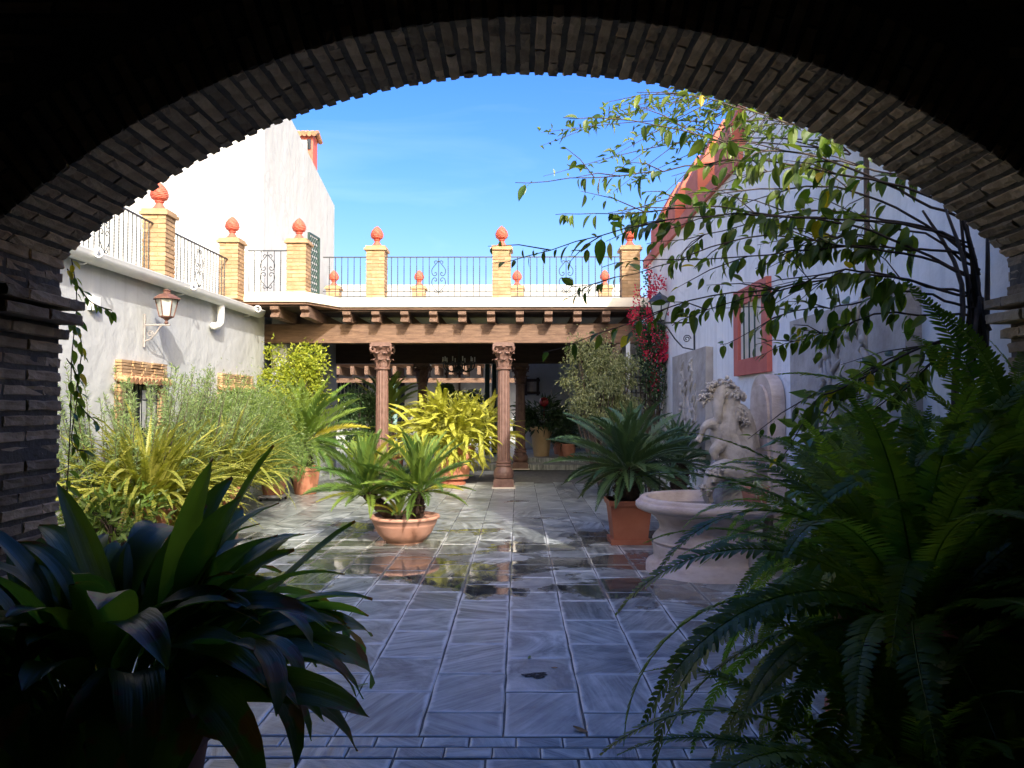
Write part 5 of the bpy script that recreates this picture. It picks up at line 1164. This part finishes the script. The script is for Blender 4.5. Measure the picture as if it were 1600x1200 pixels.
for (p, d, t) in leafpts:
    d = d.normalized(); sz = r.uniform(0.085, 0.165) * (1.0 if t < 0.8 else r.uniform(0.45, 0.8)); az = math.atan2(d.y, d.x) + r.choice((-1, 1)) * r.uniform(0.3, 1.3); el = R(r.uniform(-88, -20)) if r.random() < 0.82 else R(r.uniform(0, 45))
    m = Matrix.Translation(p - V0) @ Matrix.Rotation(az, 4, 'Z') @ Matrix.Rotation(-el, 4, 'Y') @ Matrix.Rotation(R(r.uniform(-60, 60)), 4, 'X') @ Matrix.Scale(sz, 4)
    if cnt < 296: inst('leaf', r.choice(BL), vt, m); cnt += 1
    else:
        q = p + V0 * 0; sm.arr(np.array([tuple(Matrix.Translation(V0) @ m @ v.co) for v in BL[0].vertices]), [tuple(f.vertices) for f in BL[0].polygons])
if sm.v: sm.build('leaf', M['vines'], vt, kind='stuff')
# finer sunlit sprays above: small narrow leaves
sv = thing('small_leaf_climber', 'sunlit climber of small pale leaves trailing high from the fountain wall', 'climber', (2.5, 5.6, 0)); b = MB(); s = MB(); 
for k in range(34):
    px = r.uniform(840, 1290); py = 150 + (px < 1000) * r.uniform(20, 190) + (px >= 1000) * r.uniform(0, 120); Y2 = r.uniform(5.2, 6.6); e = at(px, py, Y=Y2); s0 = Vector((2.55, Y2 - 0.4, r.uniform(3.4, 4.3)))
    pts = smooth_path([tuple(s0), tuple(s0.lerp(e, 0.5) + Vector((0, 0, 0.18))), tuple(e)], 7); s.tube(pts, list(np.linspace(0.007, 0.0015, len(pts))), 4)
    n_ = 46; tt = rng.uniform(0.25, 1.0, n_); P = np.array([tuple(pts[int(v * (len(pts) - 1))].lerp(pts[min(int(v * (len(pts) - 1)) + 1, len(pts) - 1)], (v * (len(pts) - 1)) % 1)) for v in tt]); P += rng.normal(size=P.shape) * 0.02
    leaf_cloud(b, P, rng.normal(size=P.shape) + np.array([-0.4, 0, 0.1]), rng.uniform(0.05, 0.10, n_), 0.024, hang=0.25)
s.tube(smooth_path([(2.52, 5.6, 0), (2.55, 5.62, 2.0), (2.55, 5.6, 4.0)], 4), 0.02, 6); s.build('stems', M['twig'], sv); b.build('foliage', M['vines'], sv)
# big-leaved shrub behind the ferns, at the wall foot
shrub('broadleaf_shrub', 'broad-leaved green shrub between the fountain and the arch pier', 'shrub', (2.3, 4.9, 0), (2.25, 4.95, 1.15), (0.42, 0.75, 0.62), 420, 0.17, 0.085, M['mid'], 50, 0.3, 0.4, 51, 30, 0.012, 0.7, 0.5)
# ivy hanging outside the left pier
iv = thing('hanging_ivy', 'ivy trailing down the outer edge of the left arch pier', 'climber', (-2.25, 3.6, 0)); b = MB(); r = random.Random(3)
vines = [[(112, 405), (120, 470), (112, 560), (110, 660), (105, 760)], [(105, 420), (140, 470), (175, 485)], [(110, 500), (128, 540), (120, 620), (150, 660)], [(104, 560), (122, 600), (112, 690), (135, 705)]]
for vn in vines:
    pts = smooth_path([tuple(at(x, y, Y=3.72)) for x, y in vn], 6); b.tube(pts, 0.003, 4)
    for p in pts[::1]:
        if r.random() < 0.85:
            m = Matrix.Translation(Vector(p) + Vector((2.25, -3.6, 0))) @ Matrix.Rotation(r.uniform(-1.2, 0.6), 4, 'Z') @ Matrix.Rotation(R(r.uniform(20, 80)), 4, 'Y') @ Matrix.Rotation(R(r.uniform(-50, 50)), 4, 'X') @ Matrix.Scale(r.uniform(0.05, 0.085), 4)
            o = inst('leaf', BL[rnd.randrange(6)], iv, m)
b.tube([(-2.2, 3.7, 0), tuple(at(105, 760, Y=3.72))], 0.004, 4); b.build('stems', M['twig'], iv)

# ================================================================ SMALL THINGS ON THE PAVING
def fallen(px, py, sz, label, mat='dryleaf'):
    p = at(px, py, Z=0.0); b = MB(); vs = []
    for i in range(7):
        t = i / 6; w_ = 0.2 * math.sin(math.pi * (0.05 + 0.92 * t)); vs += [(t - 0.5, -w_, 0.10 * t * t + 0.05), (t - 0.5, 0, 0.012 + 0.06 * t * t), (t - 0.5, w_, 0.10 * t + 0.03)]
    b.add(vs, [(i * 3 + k, i * 3 + k + 1, i * 3 + k + 4, i * 3 + k + 3) for i in range(6) for k in (0, 1)]); a = rnd.uniform(0, 6.28)
    b.v = [(p.x + sz * (x * math.cos(a) - y * math.sin(a)), p.y + sz * (x * math.sin(a) + y * math.cos(a)), 0.0015 + sz * z) for x, y, z in b.v]
    tag(b.build('fallen_leaf', M[mat], None, True), label, 'leaf')
fallen(907, 1142, 0.085, 'curled orange-brown leaf lying by the narrow slate band')
fallen(1062, 1050, 0.09, 'curled brown leaf on the dark slate near the big fern')
fallen(827, 1028, 0.05, 'small green leaf fallen on the slate above the drain patch', 'mid')
fallen(866, 1044, 0.04, 'tiny orange leaf beside the broken drain patch')
fallen(565, 1072, 0.07, 'sprig of green leaf in a paving joint near the aspidistra', 'mid')
fallen(770, 852, 0.09, 'bright yellow leaf floating on the wet slate', 'gold')
dp = at(838, 1055, Z=0); b = MB(); n_ = 18
b.add([(dp.x, dp.y, 0.0042)] + [(dp.x + (0.07 + rnd.uniform(-.03, .03)) * math.cos(i * 2 * math.pi / n_), dp.y + (0.045 + rnd.uniform(-.02, .02)) * math.sin(i * 2 * math.pi / n_), 0.0035) for i in range(n_)], [(0, 1 + i, 1 + (i + 1) % n_) for i in range(n_)])
o = b.build('drain_patch', surf('crumbled_dark_patch', (0.01, 0.01, 0.01), (0.035, 0.033, 0.03), 40, 0.9, 1.0, c3=(0.45, 0.43, 0.4))); tag(o, 'crumbled dark patch with white crust in a slate tile', 'paving damage')
